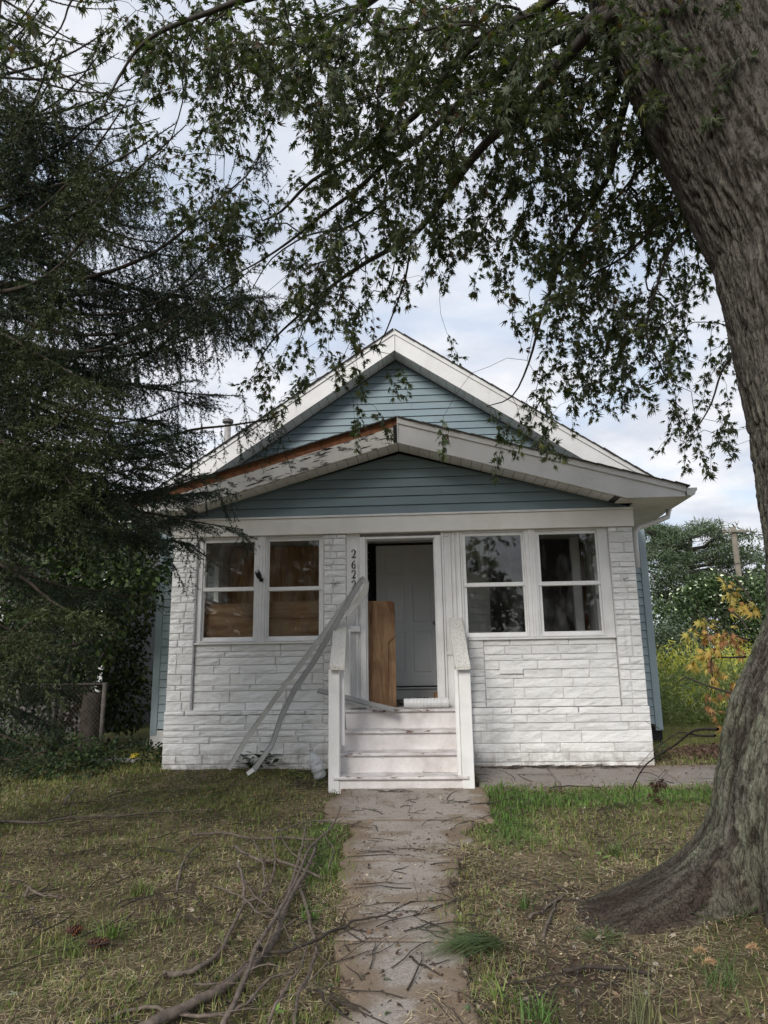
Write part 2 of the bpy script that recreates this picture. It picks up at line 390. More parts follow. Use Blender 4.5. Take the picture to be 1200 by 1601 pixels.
def concrete(name, col):
    m = M_(name, 0.9, 0.15)
    c = m.mix(m.noise(2.0, detail=8, rough=0.7), col, tuple(x*0.62 for x in col))
    sp = m.ramp(m.noise(90, detail=4, rough=0.8), (0.35, 0.62), (0.66, 1.35)); c = m.mix(1.0, c, sp, 'MULTIPLY')
    soil = m.mix(m.noise(55, detail=6, rough=.8), (.07, .05, .036), (.32, .25, .18)); c = m.mix(m.tint(), c, soil)
    c = m.mix(m.ramp(m.noise(1.7, detail=9, rough=0.75), (0.5, 0.0), (0.66, 0.6)), c, (0.13, 0.10, 0.075))
    m.color(c); m.bump(m.noise(120, detail=5, rough=0.7), 0.5, 0.006); return m.m
MAT['concrete'] = concrete('aged_pinkish_concrete', (0.37, 0.33, 0.29))
MAT['concrete2'] = concrete('aged_grey_concrete', (0.29, 0.26, 0.235))
def slab(name, parent, x0, x1, y0, y1, mat, lift=0.016, seed=0, ragged=(1, 1), res=0.025):
    nx = max(2, int(((x1((y0+y1)/2) if callable(x1) else x1)-(x0((y0+y1)/2) if callable(x0) else x0))/res)); ny = max(2, int((y1-y0)/res))
    u, v = np.meshgrid(np.linspace(0, 1, nx), np.linspace(0, 1, ny))
    Y = y0+(y1-y0)*v
    eL = (fbm(Y*3.5, Y*0, Y*0, 5, 61)-0.5)*0.22*ragged[0]; eR = (fbm(Y*3.5, Y*0, Y*0, 5, 62)-0.5)*0.26*ragged[1]
    xa = x0(Y) if callable(x0) else x0; xb = x1(Y) if callable(x1) else x1
    X = (xa+eL)*(1-u)+(xb+eR)*u
    x0 = float(np.mean(xa)); x1 = float(np.mean(xb))
    Z = np.where(Y > 6.6, 0.145*np.clip((Y-6.6)/2, 0, 1), 0) + lift + (fbm(X*2, Y*2, X*0, 3, 5)-0.5)*0.012
    rim = np.minimum(np.minimum(u*(x1-x0), (1-u)*(x1-x0)), np.minimum(v*(y1-y0), (1-v)*(y1-y0)))
    Z = Z - 0.0015*np.clip(1-rim/0.02, 0, 1)
    n = nx*ny; V = np.stack([X, Y, Z], -1).reshape(-1, 3)
    I = (np.arange(ny-1)[:, None]*nx+np.arange(nx-1)[None]).ravel()
    F = np.stack([I, I+1, I+nx+1, I+nx], -1)
    B = V.copy(); B[:, 2] -= 0.09; V2 = np.vstack([V, B])
    side_d = np.minimum(u*(x1-x0)+(1 if not ragged[0] else 0), (1-u)*(x1-x0)+(1 if not ragged[1] else 0))
    dn = fbm(X*7, Y*7, X*0, 4, 77); dirt = np.clip((.20-side_d)/.14+(dn-.5)*3.0, 0, 1)
    dirt = np.maximum(dirt, np.clip((fbm(X*2.3, Y*3.4, X*0, 4, 19)-.555)*14, 0, 1)*(dn > .36)*(.8 if ragged[0] else .25))
    if ragged[0]: dirt = np.maximum(dirt, np.clip(.9-np.minimum(v, 1-v)*(y1-y0)/.05+(dn-.5)*2.5, 0, .9))
    dirt = np.maximum(dirt, .9*np.clip((Y-8.42)/.12+(dn-.5)*3, 0, 1)).reshape(-1, 1); dirt = np.vstack([dirt, dirt*0+1])
    e = np.concatenate([np.arange(nx-1), nx-1+np.arange(ny-1)*nx, (ny-1)*nx+np.arange(nx-1, 0, -1), np.arange(ny-1, 0, -1)*nx])
    e2 = np.roll(e, -1); S = np.stack([e, e+n, e2+n, e2], -1)
    me = np_mesh(name, V2, np.vstack([F, S]), mat, smooth=False, tint=np.repeat(dirt, 3, 1))
    return link(name, me, parent)
walk = MB().box(-0.66, 0.26, 2.2, 7.2, -0.20, -0.085).build('concrete_walk', MAT['concrete']); tag(walk, kind='structure')
for k, (a, b) in enumerate([(0.6, 2.29), (2.2915, 3.785), (3.7865, 5.185), (5.1865, 6.425)]):
    xl = lambda y: -0.39 - 0.30*(y-2.9)/3.4
    slab('slab', walk, xl, (lambda y: .27-.16*np.exp(-((y-4.0)/1.1)**2)), a, b, MAT['concrete'], seed=k*3)
slab('slab', walk, -0.95, 0.52, 6.4265, 7.62, MAT['concrete'], seed=21, ragged=(1, 0.8))
strip_w = MB().box(0.6, 3.1, 7.7, 8.5, -0.10, 0.0).build('side_path', MAT['concrete2']); tag(strip_w, kind='structure')
slab('slab', strip_w, 0.50, 1.32, 7.64, 8.60, MAT['concrete2'], 0.014, 31, (0, 0)); slab('slab', strip_w, 1.335, 2.56, 7.68, 8.60, MAT['concrete2'], 0.012, 33, (0, 0))
slab('slab', strip_w, 2.575, 4.3, 7.72, 8.58, MAT['concrete2'], 0.010, 35, (0, 0))

# ================================================================== THE HOUSE
WY = 8.60                                   # front plane of the porch wall
HX0, HX1 = -3.21, 2.56                      # porch wall ends
BY = 10.70                                  # front plane of the main house behind
GZ = 0.10
ZB0, ZB1 = 2.95, 3.19                       # beam
house = empty('house', (-0.33, WY, 0.145), 'one storey blue and white house with enclosed stone-faced porch and twin gables', 'house')
def px(x, y, Y=WY): p = at(x, y, Y); return p.x, p.z

# zones of the stone facing: (x0, x1, z0, z1, Y front)
zsill = at(400, 1004, WY).z; zpl = at(400, 1111, WY).z
xpl = at(303, 1000, WY).x; xpr = at(964, 1000, WY).x
xm0 = at(506, 950, WY).x; xm1 = at(541, 950, WY).x
xs0, xs1 = at(733, 1050, WY).x, at(758, 1050, WY).x
stairL, stairR = -0.93, 0.40
wall = MB()
wall.box(HX0+0.004, xm1-0.003, WY+0.075, WY+0.28, GZ-0.3, zsill)          # left lower wall
wall.box(xs0+0.003, HX1-0.004, WY+0.075, WY+0.28, GZ-0.3, zsill)
wall.box(xm1-0.003, xs0+0.003, WY+0.075, WY+0.28, GZ-0.3, 0.70)
wall.box(HX0+0.004, xpl-0.004, WY+0.078, WY+0.278, zsill, ZB0)
wall.box(xpr+0.004, HX1-0.004, WY+0.078, WY+0.278, zsill, ZB0)
wall.box(xm0+0.004, xm1-0.004, WY+0.078, WY+0.278, zsill, ZB0)
# mortar beds just behind the stone faces
def bed(x0, x1, z0, z1, yf): wall.box(x0, x1, yf+0.005, WY+0.09, z0, z1)
zones = []
zones.append((HX0, xpl, zpl, ZB0-0.005, WY-0.01, 'pil')); zones.append((xm0, xm1, zpl, ZB0-0.005, WY-0.005, 'pil'))
zones.append((xpr, HX1, zpl, ZB0-0.005, WY-0.01, 'pil')); zones.append((xs0, xs1, zpl, zsill, WY+0.03, 'pil'))
zones.append((xpl, xm0, zpl, zsill, WY+0.045, 'field')); zones.append((xs1, xpr, zpl, zsill, WY+0.045, 'field'))
zones.append((HX0-0.01, stairL+0.05, 0.03, zpl, WY-0.025, 'field')); zones.append((stairR-0.05, HX1+0.01, 0.03, zpl, WY-0.025, 'field'))
for x0, x1, z0, z1, yf, k in zones: bed(x0+0.002, x1-0.002, z0+0.002, z1-0.002, yf)
pw = wall.build('porch_wall', MAT['mortar'], house)
rng = random.Random(11)
def stone_mesh(x0, x1, z0, z1, yf):
    w, h = x1-x0, z1-z0
    nx = max(3, min(8, int(w/0.09)+3)); nz = 4
    us = [0, .007/w]+[.007/w+(1-.014/w)*q/(nx-2) for q in range(1, nx-2)]+[1-.007/w, 1]; vs_ = [0, .007/h]+[.007/h+(1-.014/h)*q/(nz-2) for q in range(1, nz-2)]+[1-.007/h, 1]
    vs = []; fs = []
    sd = rng.random()*100
    for j in range(nz+1):
        for i in range(nx+1):
            u, v = us[i], vs_[j]
            edge = min(u*w, (1-u)*w, v*h, (1-v)*h)
            X = x0+w*u; Z = z0+h*v
            if 1 < i < nx-1: X += rng.uniform(-.3, .3)*w/nx
            if 1 < j < nz-1: Z += rng.uniform(-.3, .3)*h/nz
            d = 0.0
            if edge > 1e-6:
                d = 0.005 + 0.012*max(0.0, mnoise.noise(Vector((X*6+sd, Z*14, sd)))+0.35) + (rng.uniform(0, 0.010) if edge > .012 else rng.uniform(0, .004))
            else:
                X += rng.uniform(-.003, .003); Z += rng.uniform(-.003, .003)
            vs.append((X, yf-d, Z))
    W = nx+1
    for j in range(nz):
        for i in range(nx):
            a = j*W+i; fs.append((a, a+1, a+W+1, a+W))
    ring = [i for i in range(W)] + [j*W+nx for j in range(1, nz+1)] + [nz*W+i for i in range(nx-1, -1, -1)] + [j*W for j in range(nz-1, 0, -1)]
    b = len(vs)
    for r in ring: vs.append((vs[r][0], yf+0.016, vs[r][2]))
    n = len(ring)
    for k in range(n):
        fs.append((ring[(k+1) % n], ring[k], b+k, b+(k+1) % n))
    me = bpy.data.meshes.new('stone'); me.from_pydata(vs, [], fs); me.materials.append(MAT['stone'])
    me.polygons.foreach_set('use_smooth', [False]*(nx*nz+n)); me.update(); return me
J = 0.005
count = 0
for x0, x1, z0, z1, yf, kind in zones:
    z = z0; toggle = 0
    while z < z1-0.02:
        h = rng.choice([0.062, 0.085, 0.085, 0.115, 0.13] if kind == 'pil' else [0.072, 0.092, 0.105, 0.135])
        if z1-(z+h) < 0.05: h = z1-z
        x = x0; toggle += 1
        while x < x1-0.01:
            if kind == 'pil':
                w = (x1-x0)*rng.choice([0.36, 0.42, 0.58, 0.64]) if x == x0 else x1-x
                if x1-x0 < 0.2: w = (x1-x0)
            else: w = rng.choice([0.32, 0.46, 0.62, 0.7])
            if kind == 'field' and x == x0 and toggle % 2: w *= 0.55
            if x1-(x+w) < 0.11: w = x1-x
            # plinth stones hidden behind the steps need not exist beyond the stair sides
            link('stone', stone_mesh(x+J/2, x+w-J/2, z+J/2, z+h-J/2, yf), pw); count += 1
            x += w
        z += h
print('stones', count)
# ledge of the plinth
MB().box(HX0+0.0, xm1, WY-0.018, WY+0.05, zpl-0.002, zpl+0.012).build('ledge', MAT['mortar'], pw)

# ---- porch floor, side walls, ceiling
FZ = 0.81
mb = MB(); mb.box(HX0+0.2, HX1-0.2, WY-0.02, BY-0.02, FZ-0.06, FZ); mb.build('porch_floor', MAT['floorboard'], house)
mb = MB(); mb.box(HX0+0.02, HX1-0.02, WY+0.02, BY-0.01, ZB1-0.02, ZB1+0.02); mb.build('porch_ceiling', MAT['siding_white'], house)
# porch side walls with window openings
for X, s in ((HX0, 1), (HX1, -1)):
    m = MB(); a, b = sorted((X, X+s*0.12))
    m.box(a, b, WY+0.285, BY-0.02, GZ-0.3, 1.62); m.box(a, b, WY+0.285, BY-0.02, 2.9, ZB1-0.03)
    m.box(a, b, WY+0.285, WY+0.5, 1.62, 2.9); m.box(a, b, BY-0.35, BY-0.02, 1.62, 2.9)
    sw = m.build('side_wall', MAT['siding_white'], house)
    f = MB(); c, d = sorted((X+s*0.02, X+s*0.09)); y0, y1 = WY+0.5, BY-0.35
    for (p, q, r, t) in ((y0, y1, 1.62, 1.68), (y0, y1, 2.84, 2.9), (y0, y0+.06, 1.68, 2.84), (y1-.06, y1, 1.68, 2.84), ((y0+y1)/2-.04, (y0+y1)/2+.04, 1.68, 2.84), (y0+.06, (y0+y1)/2-.04, 2.22, 2.27), ((y0+y1)/2+.04, y1-.06, 2.22, 2.27)):
        f.box(c, d, p, q, r, t)
    sf = f.build('side_window_frame', MAT['white'], sw)
    MB().box((c+d)/2-.002, (c+d)/2+.002, y0, y1, 1.64, 2.88).build('pane', MAT['glass'], sw)

# ---- beam above the openings
bm = MB(); bm.bbox(HX0-0.02, HX1+0.02, WY-0.045, WY+0.26, ZB0, ZB1-0.032, 0.004); beam = bm.build('porch_beam', MAT['beam'], house)
MB().bbox(HX0-0.03, HX1+0.03, WY-0.062, WY+0.26, ZB1-0.030, ZB1-0.004, 0.003).build('cap_moulding', MAT['white'], beam)

# ---- windows
def window(pl, outer, name_label=None, Y=None):
    """pl: list of panes (px rect of the glass on the photo), outer px rect"""
    Y = WY+0.03 if Y is None else Y
    x0, z1 = px(outer[0], outer[1]); x1, z0 = px(outer[2], outer[3])
    w = empty('window', (0, 0, 0), None, ''); w.parent = house; w.location = Vector(((x0+x1)/2, Y, z0)) - house.location
    del w['category']
    return w, x0, x1, z0, z1
def sash_window(x0, x1, z0, z1, panes, Y):
    """one double hung window; panes: two rects (x0,x1,z0,z1)"""
    m = MB(); t = 0.022
    # outer frame
    m.bbox(x0, x0+t, Y, Y+0.10, z0, z1, .003); m.bbox(x1-t, x1, Y, Y+0.10, z0, z1, .003)
    m.bbox(x0+t+.001, x1-t-.001, Y+.002, Y+0.10, z1-t, z1-.001, .003); m.bbox(x0+t+.001, x1-t-.001, Y-.02, Y+0.10, z0+.001, z0+t, .003)
    fr = m.build('window', MAT['white_v'], house)
    (a0, a1, b0, b1), (c0, c1, d0, d1) = panes          # upper, lower glass
    for (p0, p1, q0, q1, yy) in ((a0, a1, b0, b1, Y+0.018), (c0, c1, d0, d1, Y+0.034)):
        s = MB()
        zz0 = z0+t+.001 if q0 == d0 else (d1+0.004); zz1 = z1-t-.001 if q1 == b1 else (b0-0.004)
        s.bbox(x0+t+.001, p0, yy, yy+.03, zz0, zz1, .003); s.bbox(p1, x1-t-.001, yy, yy+.03, zz0, zz1, .003)
        s.bbox(p0+.0005, p1-.0005, yy+.001, yy+.03, zz0, q0, .003); s.bbox(p0+.0005, p1-.0005, yy+.001, yy+.03, q1, zz1, .003)
        s.build('sash', MAT['white'], fr)
        MB().box(p0-.004, p1+.004, yy+.014, yy+.018, q0-.004, q1+.004).build('pane', MAT['glass'], fr)
    return fr
def R_(x0, y0, x1, y1, Y):
    a = at(x0, y0, Y); b = at(x1, y1, Y); return (a.x, b.x, b.z, a.z)
WIN = [((313, 842, 403, 1003), (320, 848, 397, 917.5), (316.5, 925.5, 395, 999.5)),
       ((411, 842, 502, 1003), (420.5, 847, 497.5, 916.5), (418.5, 924.5, 497, 997)),
       ((720, 833, 822, 997), (727, 839, 815.5, 910), (731, 918, 822.5, 991.5)),
       ((835, 831, 944, 995), (842, 836, 934.5, 908), (849, 916, 943, 990))]
zw0 = zsill+0.002; zw1 = ZB0-0.002
edges = [(at(312, 930, WY).x, at(400.5, 930, WY).x), (at(413.5, 930, WY).x, xm0-0.004), (at(722, 930, WY).x, at(825, 930, WY).x), (at(840, 930, WY).x, at(944, 930, WY).x)]
wins = []
for (o, u, l), (ex0, ex1) in zip(WIN, edges):
    U = R_(*u, WY+.03); L = R_(*l, WY+.045)
    # keep the glass inside the frame
    cx0 = ex0+0.045; cx1 = ex1-0.045
    gx0 = min(max(min(U[0], L[0]), cx0), cx0+0.02); gx1 = max(min(max(U[1], L[1]), cx1), cx1-0.02)
    zlo = zw0+0.065; zhi = zw1-0.065
    zm = (U[2]+L[3])/2
    fr = sash_window(ex0, ex1, zw0, zw1, ((gx0, gx1, zm+0.026, zhi), (gx0, gx1, zlo, zm-0.026)), WY+0.01); wins.append(fr)
# mullions and side fillers between the windows
for a, b in ((edges[0][1]+.001, edges[1][0]-.001), (edges[2][1]+.001, edges[3][0]-.001)):
    m = MB(); m.bbox(a, b, WY-0.004, WY+0.11, zw0, zw1, .004); c = (a+b)/2
    m.box(c-.018, c-.014, WY-0.012, WY, zw0, zw1); m.bbox(c-.012, c+.016, WY-0.016, WY, zw0, zw1, .003)
    m.build('mullion', MAT['white_v'], house)
MB().bbox(xpl+.001, edges[0][0]-.001, WY+.03, WY+.12, zw0, zw1, .003).build('window_casing', MAT['white_v'], house)
MB().bbox(edges[3][1]+.001, xpr-.001, WY+.02, WY+.12, zw0, zw1, .003).build('window_casing', MAT['white_v'], house)
MB().bbox(xpl+.002, xm0-.002, WY-0.006, WY+.14, zsill-0.022, zsill+.001, .004).build('window_sill', MAT['white'], house)
MB().bbox(xs0, xpr-.002, WY-0.006, WY+.14, zsill-0.022, zsill+.001, .004).build('window_sill', MAT['white'], house)

# ---- door opening in the porch
dl0, dl1 = at(563, 950, WY).x, at(571.5, 950, WY).x          # left casing
dr0, dr1 = at(682, 950, WY).x, at(692, 950, WY).x
zh = at(625, 842, WY).z
m = MB()
m.bbox(dl0, dl1, WY-.012, WY+.16, FZ-.02, zh+.03, .004); m.bbox(dr0, dr1, WY-.012, WY+.16, FZ-.02, zh+.03, .004)
m.bbox(dl1+.001, dr0-.001, WY-.010, WY+.16, zh, zh+.028, .004)
m.box(dl1+.001, dl1+.016, WY+.03, WY+.15, FZ, zh-.001); m.box(dr0-.016, dr0-.001, WY+.03, WY+.15, FZ, zh-.001)
dc = m.build('door_casing', MAT['white_v'], house)
MB().bbox(dl0, dr1, WY-.03, WY+.18, FZ-.025, FZ+.006, .004).build('threshold', MAT['tread'], house)
# number board left of the door and its lower panels
m = MB(); m.box(xm1+.001, dl0-.001, WY+.02, WY+.14, 0.45, ZB0-.001)
nb = m.build('number_board', MAT['white_v'], house)
m = MB()
for (a, b, c, d) in ((xm1+.012, dl0-.012, FZ+.05, FZ+.85),):
    m.bbox(a, b, WY+.012, WY+.03, c, c+.014, .002); m.bbox(a, b, WY+.012, WY+.03, d, d+.014, .002)
m.bbox(dl0-.055, dl0-.030, WY-.001, WY+.03, 0.5, ZB0-.35, .003)
m.build('panel_moulding', MAT['white_v'], nb)
# right of the door: panelled post
rp0, rp1 = dr1+.001, edges[2][0]-.001
m = MB(); m.box(rp0, rp1, WY+.03, WY+.14, zsill-.02, ZB0-.001); m.box(rp0, xs0-.001, WY+.03, WY+.14, 0.45, zsill-.021)
rp = m.build('door_side_panel', MAT['white_v'], house)
m = MB(); w = rp1-rp0
for a, b in ((rp0+.006, rp0+.03), (rp0+w*.42, rp0+w*.50), (rp0+w*.62, rp0+w*.72), (rp1-.04, rp1-.004)):
    m.bbox(a, b, WY+.006, WY+.031, (zsill if b > xs0-.01 else .5), ZB0-.004, .004)
m.bbox(rp0+.031, rp0+w*.42-.001, WY+.014, WY+.031, ZB0-.06, ZB0-.02, .003); m.bbox(rp0+.031, rp0+w*.42-.001, WY+.014, WY+.031, FZ+.62, FZ+.66, .003)
m.build('panel_moulding', MAT['white_v'], rp)

# ---- house number 2 6 2 2
fallback = None
def digit(ch, cx_, z0, h, Y):
    cu = bpy.data.curves.new('digit', 'FONT'); cu.body = ch; cu.size = h*1.42; cu.extrude = 0.004; cu.offset = 0.0012
    cu.align_x = 'CENTER'; cu.resolution_u = 3
    try: cu.font = serif
    except Exception: pass
    o = bpy.data.objects.new('tmp', cu); COL.objects.link(o)
    dg = bpy.context.evaluated_depsgraph_get(); me = bpy.data.meshes.new_from_object(o.evaluated_get(dg))
    COL.objects.unlink(o); bpy.data.objects.remove(o)
    M4 = Matrix.Translation((cx_, Y, z0)) @ Matrix.Rotation(math.radians(90), 4, 'X') @ Matrix.Diagonal((0.78, 1, 1, 1)); me.transform(M4)
    me.materials.clear(); me.materials.append(MAT['black']); me.name = 'number_digit'
    return link('number_digit', me, nb)
def stroke_digit(ch, cx_, z0, h, Y):
    """serif-like digit as a ribbon whose width swells and thins"""
    w = h*0.52; P2 = []
    if ch == '2':
        P2 = [(-.40, .70, .07), (-.36, .78, .10), (-.30, .90, .07), (0, 1.0, .05), (.30, .92, .09), (.40, .76, .13), (.34, .56, .12), (.10, .33, .08), (-.20, .12, .06), (-.42, .02, .06), (-.25, .06, .09), (0, .07, .11), (.28, .04, .11), (.42, .10, .06), (.47, .24, .04)]
    else:
        P2 = [(.36, .97, .04), (.10, .90, .06), (-.18, .72, .10), (-.36, .45, .13), (-.34, .22, .13), (-.15, .04, .07), (.08, .0, .05), (.32, .10, .11), (.40, .28, .13), (.30, .48, .09), (.08, .56, .05), (-.16, .50, .05), (-.32, .36, .05)]
    pts = [Vector((cx_+a*w, 0, z0+b*h)) for a, b, c in P2]; ws = [c*h*1.0 for a, b, c in P2]
    # densify
    Q = []; Wd = []
    for i in range(len(pts)-1):
        for t in (0, .5):
            Q.append(pts[i].lerp(pts[i+1], t)); Wd.append(ws[i]*(1-t)+ws[i+1]*t)
    Q.append(pts[-1]); Wd.append(ws[-1])
    vs = []; n = len(Q)
    for i in range(n):
        t = Q[min(i+1, n-1)]-Q[max(i-1, 0)]; t.normalize(); s = Vector((-t.z, 0, t.x))*Wd[i]*.62
        for q in (Q[i]+s, Q[i]-s): vs += [(q.x, Y-.006, q.z), (q.x, Y, q.z)]
    m = MB(); fs = []
    for i in range(n-1):
        a, b = 4*i, 4*i+4
        fs += [(a, a+2, b+2, b), (a+1, b+1, b+3, a+3), (a, b, b+1, a+1), (a+2, a+3, b+3, b+2)]
    m.add(vs, fs); return m.build('number_digit', MAT['black'], nb)
xd = at(552.5, 890, WY+.02).x
for ch, yy in (('2', 866), ('6', 882.5), ('2', 898), ('2', 914)):
    zc_ = at(552, yy, WY+.02).z; o = stroke_digit(ch, xd, zc_-.052, .104, WY+.018)
    o['label'] = 'black serif digit %s of the house number' % ch

# ---- main house front wall behind, siding boards both sides of the porch and in the gable
def lap_board(x0, x1, z0, z1, Y, mat, parent, name='siding_board', xt0=None, xt1=None):
    """one lap board: bottom edge stands 14 mm proud; xt0/xt1 are the ends at the top edge"""
    xt0 = x0 if xt0 is None else xt0; xt1 = x1 if xt1 is None else xt1; z1 = z1-.006
    vs = [(x0, Y-.019, z0), (x1, Y-.019, z0), (xt1, Y-.003, z1), (xt0, Y-.003, z1), (x0, Y, z0), (x1, Y, z0), (xt1, Y, z1), (xt0, Y, z1)]
    m = MB().add(vs, [(0, 1, 2, 3), (4, 7, 6, 5), (0, 4, 5, 1), (1, 5, 6, 2), (2, 6, 7, 3), (3, 7, 4, 0)]); return m.build(name, mat, parent)
MX0, MX1 = -4.21, 3.36
APM = Vector((-0.40, 0, 6.62)); SM = 0.672       # main rake, front plane 10.35
APP = Vector((-0.30, 0, 4.36)); SP = 0.288       # porch rake, front plane 8.25
mainw = MB().box(MX0, HX0+.1, BY+.02, BY+.16, 0.2, 3.7)
MB().box(HX1-.1, MX1, BY+.02, BY+.16, 0.2, 3.7).build('front_wall', MAT['dark'], house)  # near-black backing paints the shadow lines in the gaps between boards
# inner porch wall with door and window openings
ix0, ix1 = at(588, 1000, 10.6).x, at(588, 1000, 10.6).x+1.0
MB().box(HX0+.1, ix0-.10, BY+.02, BY+.16, 0.5, 3.7).build('inner_wall', MAT['siding_white'], house)
MB().box(ix1+.08, HX1-.1, BY+.02, BY+.16, 0.5, 3.7).build('inner_wall', MAT['siding_white'], house)
MB().box(ix0-.10, ix1+.08, BY+.02, BY+.16, 3.20, 3.7).build('inner_wall', MAT['siding_white'], house)
mw = mainw.build('front_wall', MAT['dark'], house)  # near-black like the right side, for painted shadow lines between boards
z = 0.42
while z < 3.5:
    lap_board(MX0+.10, HX0-.002, z, z+.121, BY, MAT['siding_light'], mw); lap_board(HX1+.002, MX1-.10, z, z+.121, BY, MAT['siding_light'], mw); z += .122
for a, b in ((MX0-.006, MX0+.098), (MX1-.098, MX1+.006)):
    MB().bbox(a, b, BY-.028, BY+.1, 0.33, 3.6, .004).build('corner_board', MAT['siding_light'], mw)
MB().box(MX0+.02, MX1-.02, BY+.03, BY+.15, -.1, 0.34).build('foundation', MAT['dark'], mw)
sk = MB().quad_slab((MX0, BY-.03, .14), (MX0+.35, BY-.06, .17), (MX0+.34, BY-.015, .40), (MX0, BY-.015, .40), (0, .01, 0)).build('loose_skirt_flashing', MAT['metal_white'], mw)
# inside: white lap boards on the inner wall
iw = bpy.data.objects['inner_wall']; iw2 = bpy.data.objects['inner_wall.001']
for k in range(22):
    z = FZ+.02+k*.11
    if z > 3.05: break
    lap_board(HX0+.14, ix0-.105, z, z+.109, BY+.018, MAT['siding_white'], iw); lap_board(ix1+.085, HX1-.14, z, z+.109, BY+.018, MAT['siding_white'], iw2)
# main gable
GBY = BY
m = MB(); zb = 3.3
zg = lambda x, ap, s, o: ap.z-o-s*abs(x-ap.x)
m.prism([(MX0, 3.6), (MX1, 3.6), (MX1, zg(MX1, APM, SM, .36)), (APM.x, APM.z-.38), (MX0, zg(MX0, APM, SM, .36))], GBY+.01, GBY+.16)
mg = m.build('main_gable_wall', MAT['siding'], house)
def gable_boards(z0, ztop, exp, ap, s, off, Y, parent, joints, seed, xlo, xhi):
    z = z0; r = random.Random(seed)
    while z < ztop-.02:
        z1 = min(z+exp, ztop)
        hb = (ztop-z)/s; ht = (ztop-z1)/s
        L, Rr = max(xlo, ap.x-hb), min(xhi, ap.x+hb); Lt, Rt = max(xlo, ap.x-ht), min(xhi, ap.x+ht)
        if Rr-L > 2.2:
            xj = ap.x + r.uniform(-.9, .9)
            lap_board(L, xj-.001, z, z1, Y, MAT['siding'], parent, xt0=Lt, xt1=xj-.001); lap_board(xj+.001, Rr, z, z1, Y, MAT['siding'], parent, xt0=xj+.001, xt1=Rt)
        else: lap_board(L, Rr, z, z1, Y, MAT['siding'], parent, xt0=Lt, xt1=max(Rt, Lt+.001))
        z += exp
gable_boards(3.72, APM.z-.40, .118, APM, SM, 0, GBY, mg, 0, 3, MX0, MX1)
# porch gable
m = MB(); m.prism([(HX0, ZB1), (HX1, ZB1), (APP.x+2.86, ZB1+.02), (APP.x, APP.z-.37), (APP.x-2.9, ZB1+.02)], WY+.01, WY+.12)
pg = m.build('porch_gable_wall', MAT['siding'], house)
gable_boards(ZB1, APP.z-.385, .118, APP, SP, 0, WY, pg, 0, 5, HX0, HX1)
# corner trim along the main gable rake (narrow J channel)
# ---- roofs
def roof(name, ap, s, xl, xr, y0, y1, mat, th=.10):
    rf = MB()
    for x in (xl, xr):
        ze = ap.z-s*abs(x-ap.x)
        poly = [(ap.x, ap.z-.02), (x, ze-.02), (x, ze-.02-th), (ap.x, ap.z-.02-th)]
        if x > ap.x: poly = poly[::-1]
        rf.prism(poly, y0+.05, y1)
    return rf.build(name, mat, house)
mr = roof('main_roof', APM, SM, -4.72, 3.74, 10.35, 19.5, MAT['shingle']); pr = roof('porch_roof', APP, SP, -3.74, 3.14, 8.25, 10.75, MAT['shingle'])
def shingle_course(ap, s, xl, xr, yf, parent, seed, depth=.30, ncourse=1, wide=.15):
    r = random.Random(seed)
    for side, xe in ((-1, xl), (1, xr)):
        L = abs(xe-ap.x); n = int(L/wide); d = Vector((side, 0, -s)).normalized(); nrm = Vector((s*side, 0, 1)).normalized()
        for k in range(n+1):
            t0 = k*wide*math.sqrt(1+s*s); t1 = t0+wide*math.sqrt(1+s*s)*1.12
            base = Vector((ap.x, yf+r.uniform(-.035, -.015), ap.z-.02))
            a = base+d*t0+nrm*.012; b = base+d*t1+nrm*.004
            e = Vector((0, depth, 0))
            m = MB().quad_slab(a, b, b+e, a+e, nrm*(.011+r.uniform(0, .004))); m.build('edge_shingle', MAT['shingle'], parent)
shingle_course(APM, SM, -4.72, 3.72, 10.33, mr, 1); shingle_course(APP, SP, -3.74, 3.12, 8.23, pr, 2)
# ---- rake boards (fascia)
def rake(ap, s, x_end, y0, top, h, mat, name, cut=None, th=.03, x_start=None):
    side = 1 if x_end > ap.x else -1; xs_ = ap.x if x_start is None else x_start
    zt = lambda x: ap.z-top-s*abs(x-ap.x)
    if cut is None: poly = [(xs_, zt(xs_)), (x_end, zt(x_end)), (x_end, zt(x_end)-h), (xs_, zt(xs_)-h)]
    else:
        xc = ap.x+side*((ap.z-top-h-cut)/s)
        poly = [(xs_, zt(xs_)), (x_end, zt(x_end)), (x_end, cut), (xc, cut), (xs_, zt(xs_)-h)]
    if side > 0: poly = poly[::-1]
    return MB().prism(poly, y0, y0+th).build(name, mat, house)
ZE = 3.235
rake(APP, SP, 3.12, 8.25, .0, .335, MAT['metal_white'], 'rake_board', cut=ZE)
rake(APP, SP, 3.13, 8.232, .0, .085, MAT['metal_white'], 'rake_trim', th=.016)
r1 = rake(APP, SP, -3.72, 8.25, .12, .215, MAT['peeling'], 'peeling_rake_board', cut=ZE); r1['label'] = 'rake board with cracked peeling white paint'
r2 = rake(APP, SP, -3.72, 8.262, .0, .119, MAT['brown_wood'], 'bare_rake_strip'); r2['label'] = 'bare brown wood strip along the roof edge'
MB().prism([(APP.x-.055, APP.z-.115), (APP.x-.004, APP.z-.10), (APP.x-.004, APP.z-.335), (APP.x-.05, APP.z-.34)][::-1], 8.244, 8.2495).build('torn_end_flashing', MAT['dark'], r1)
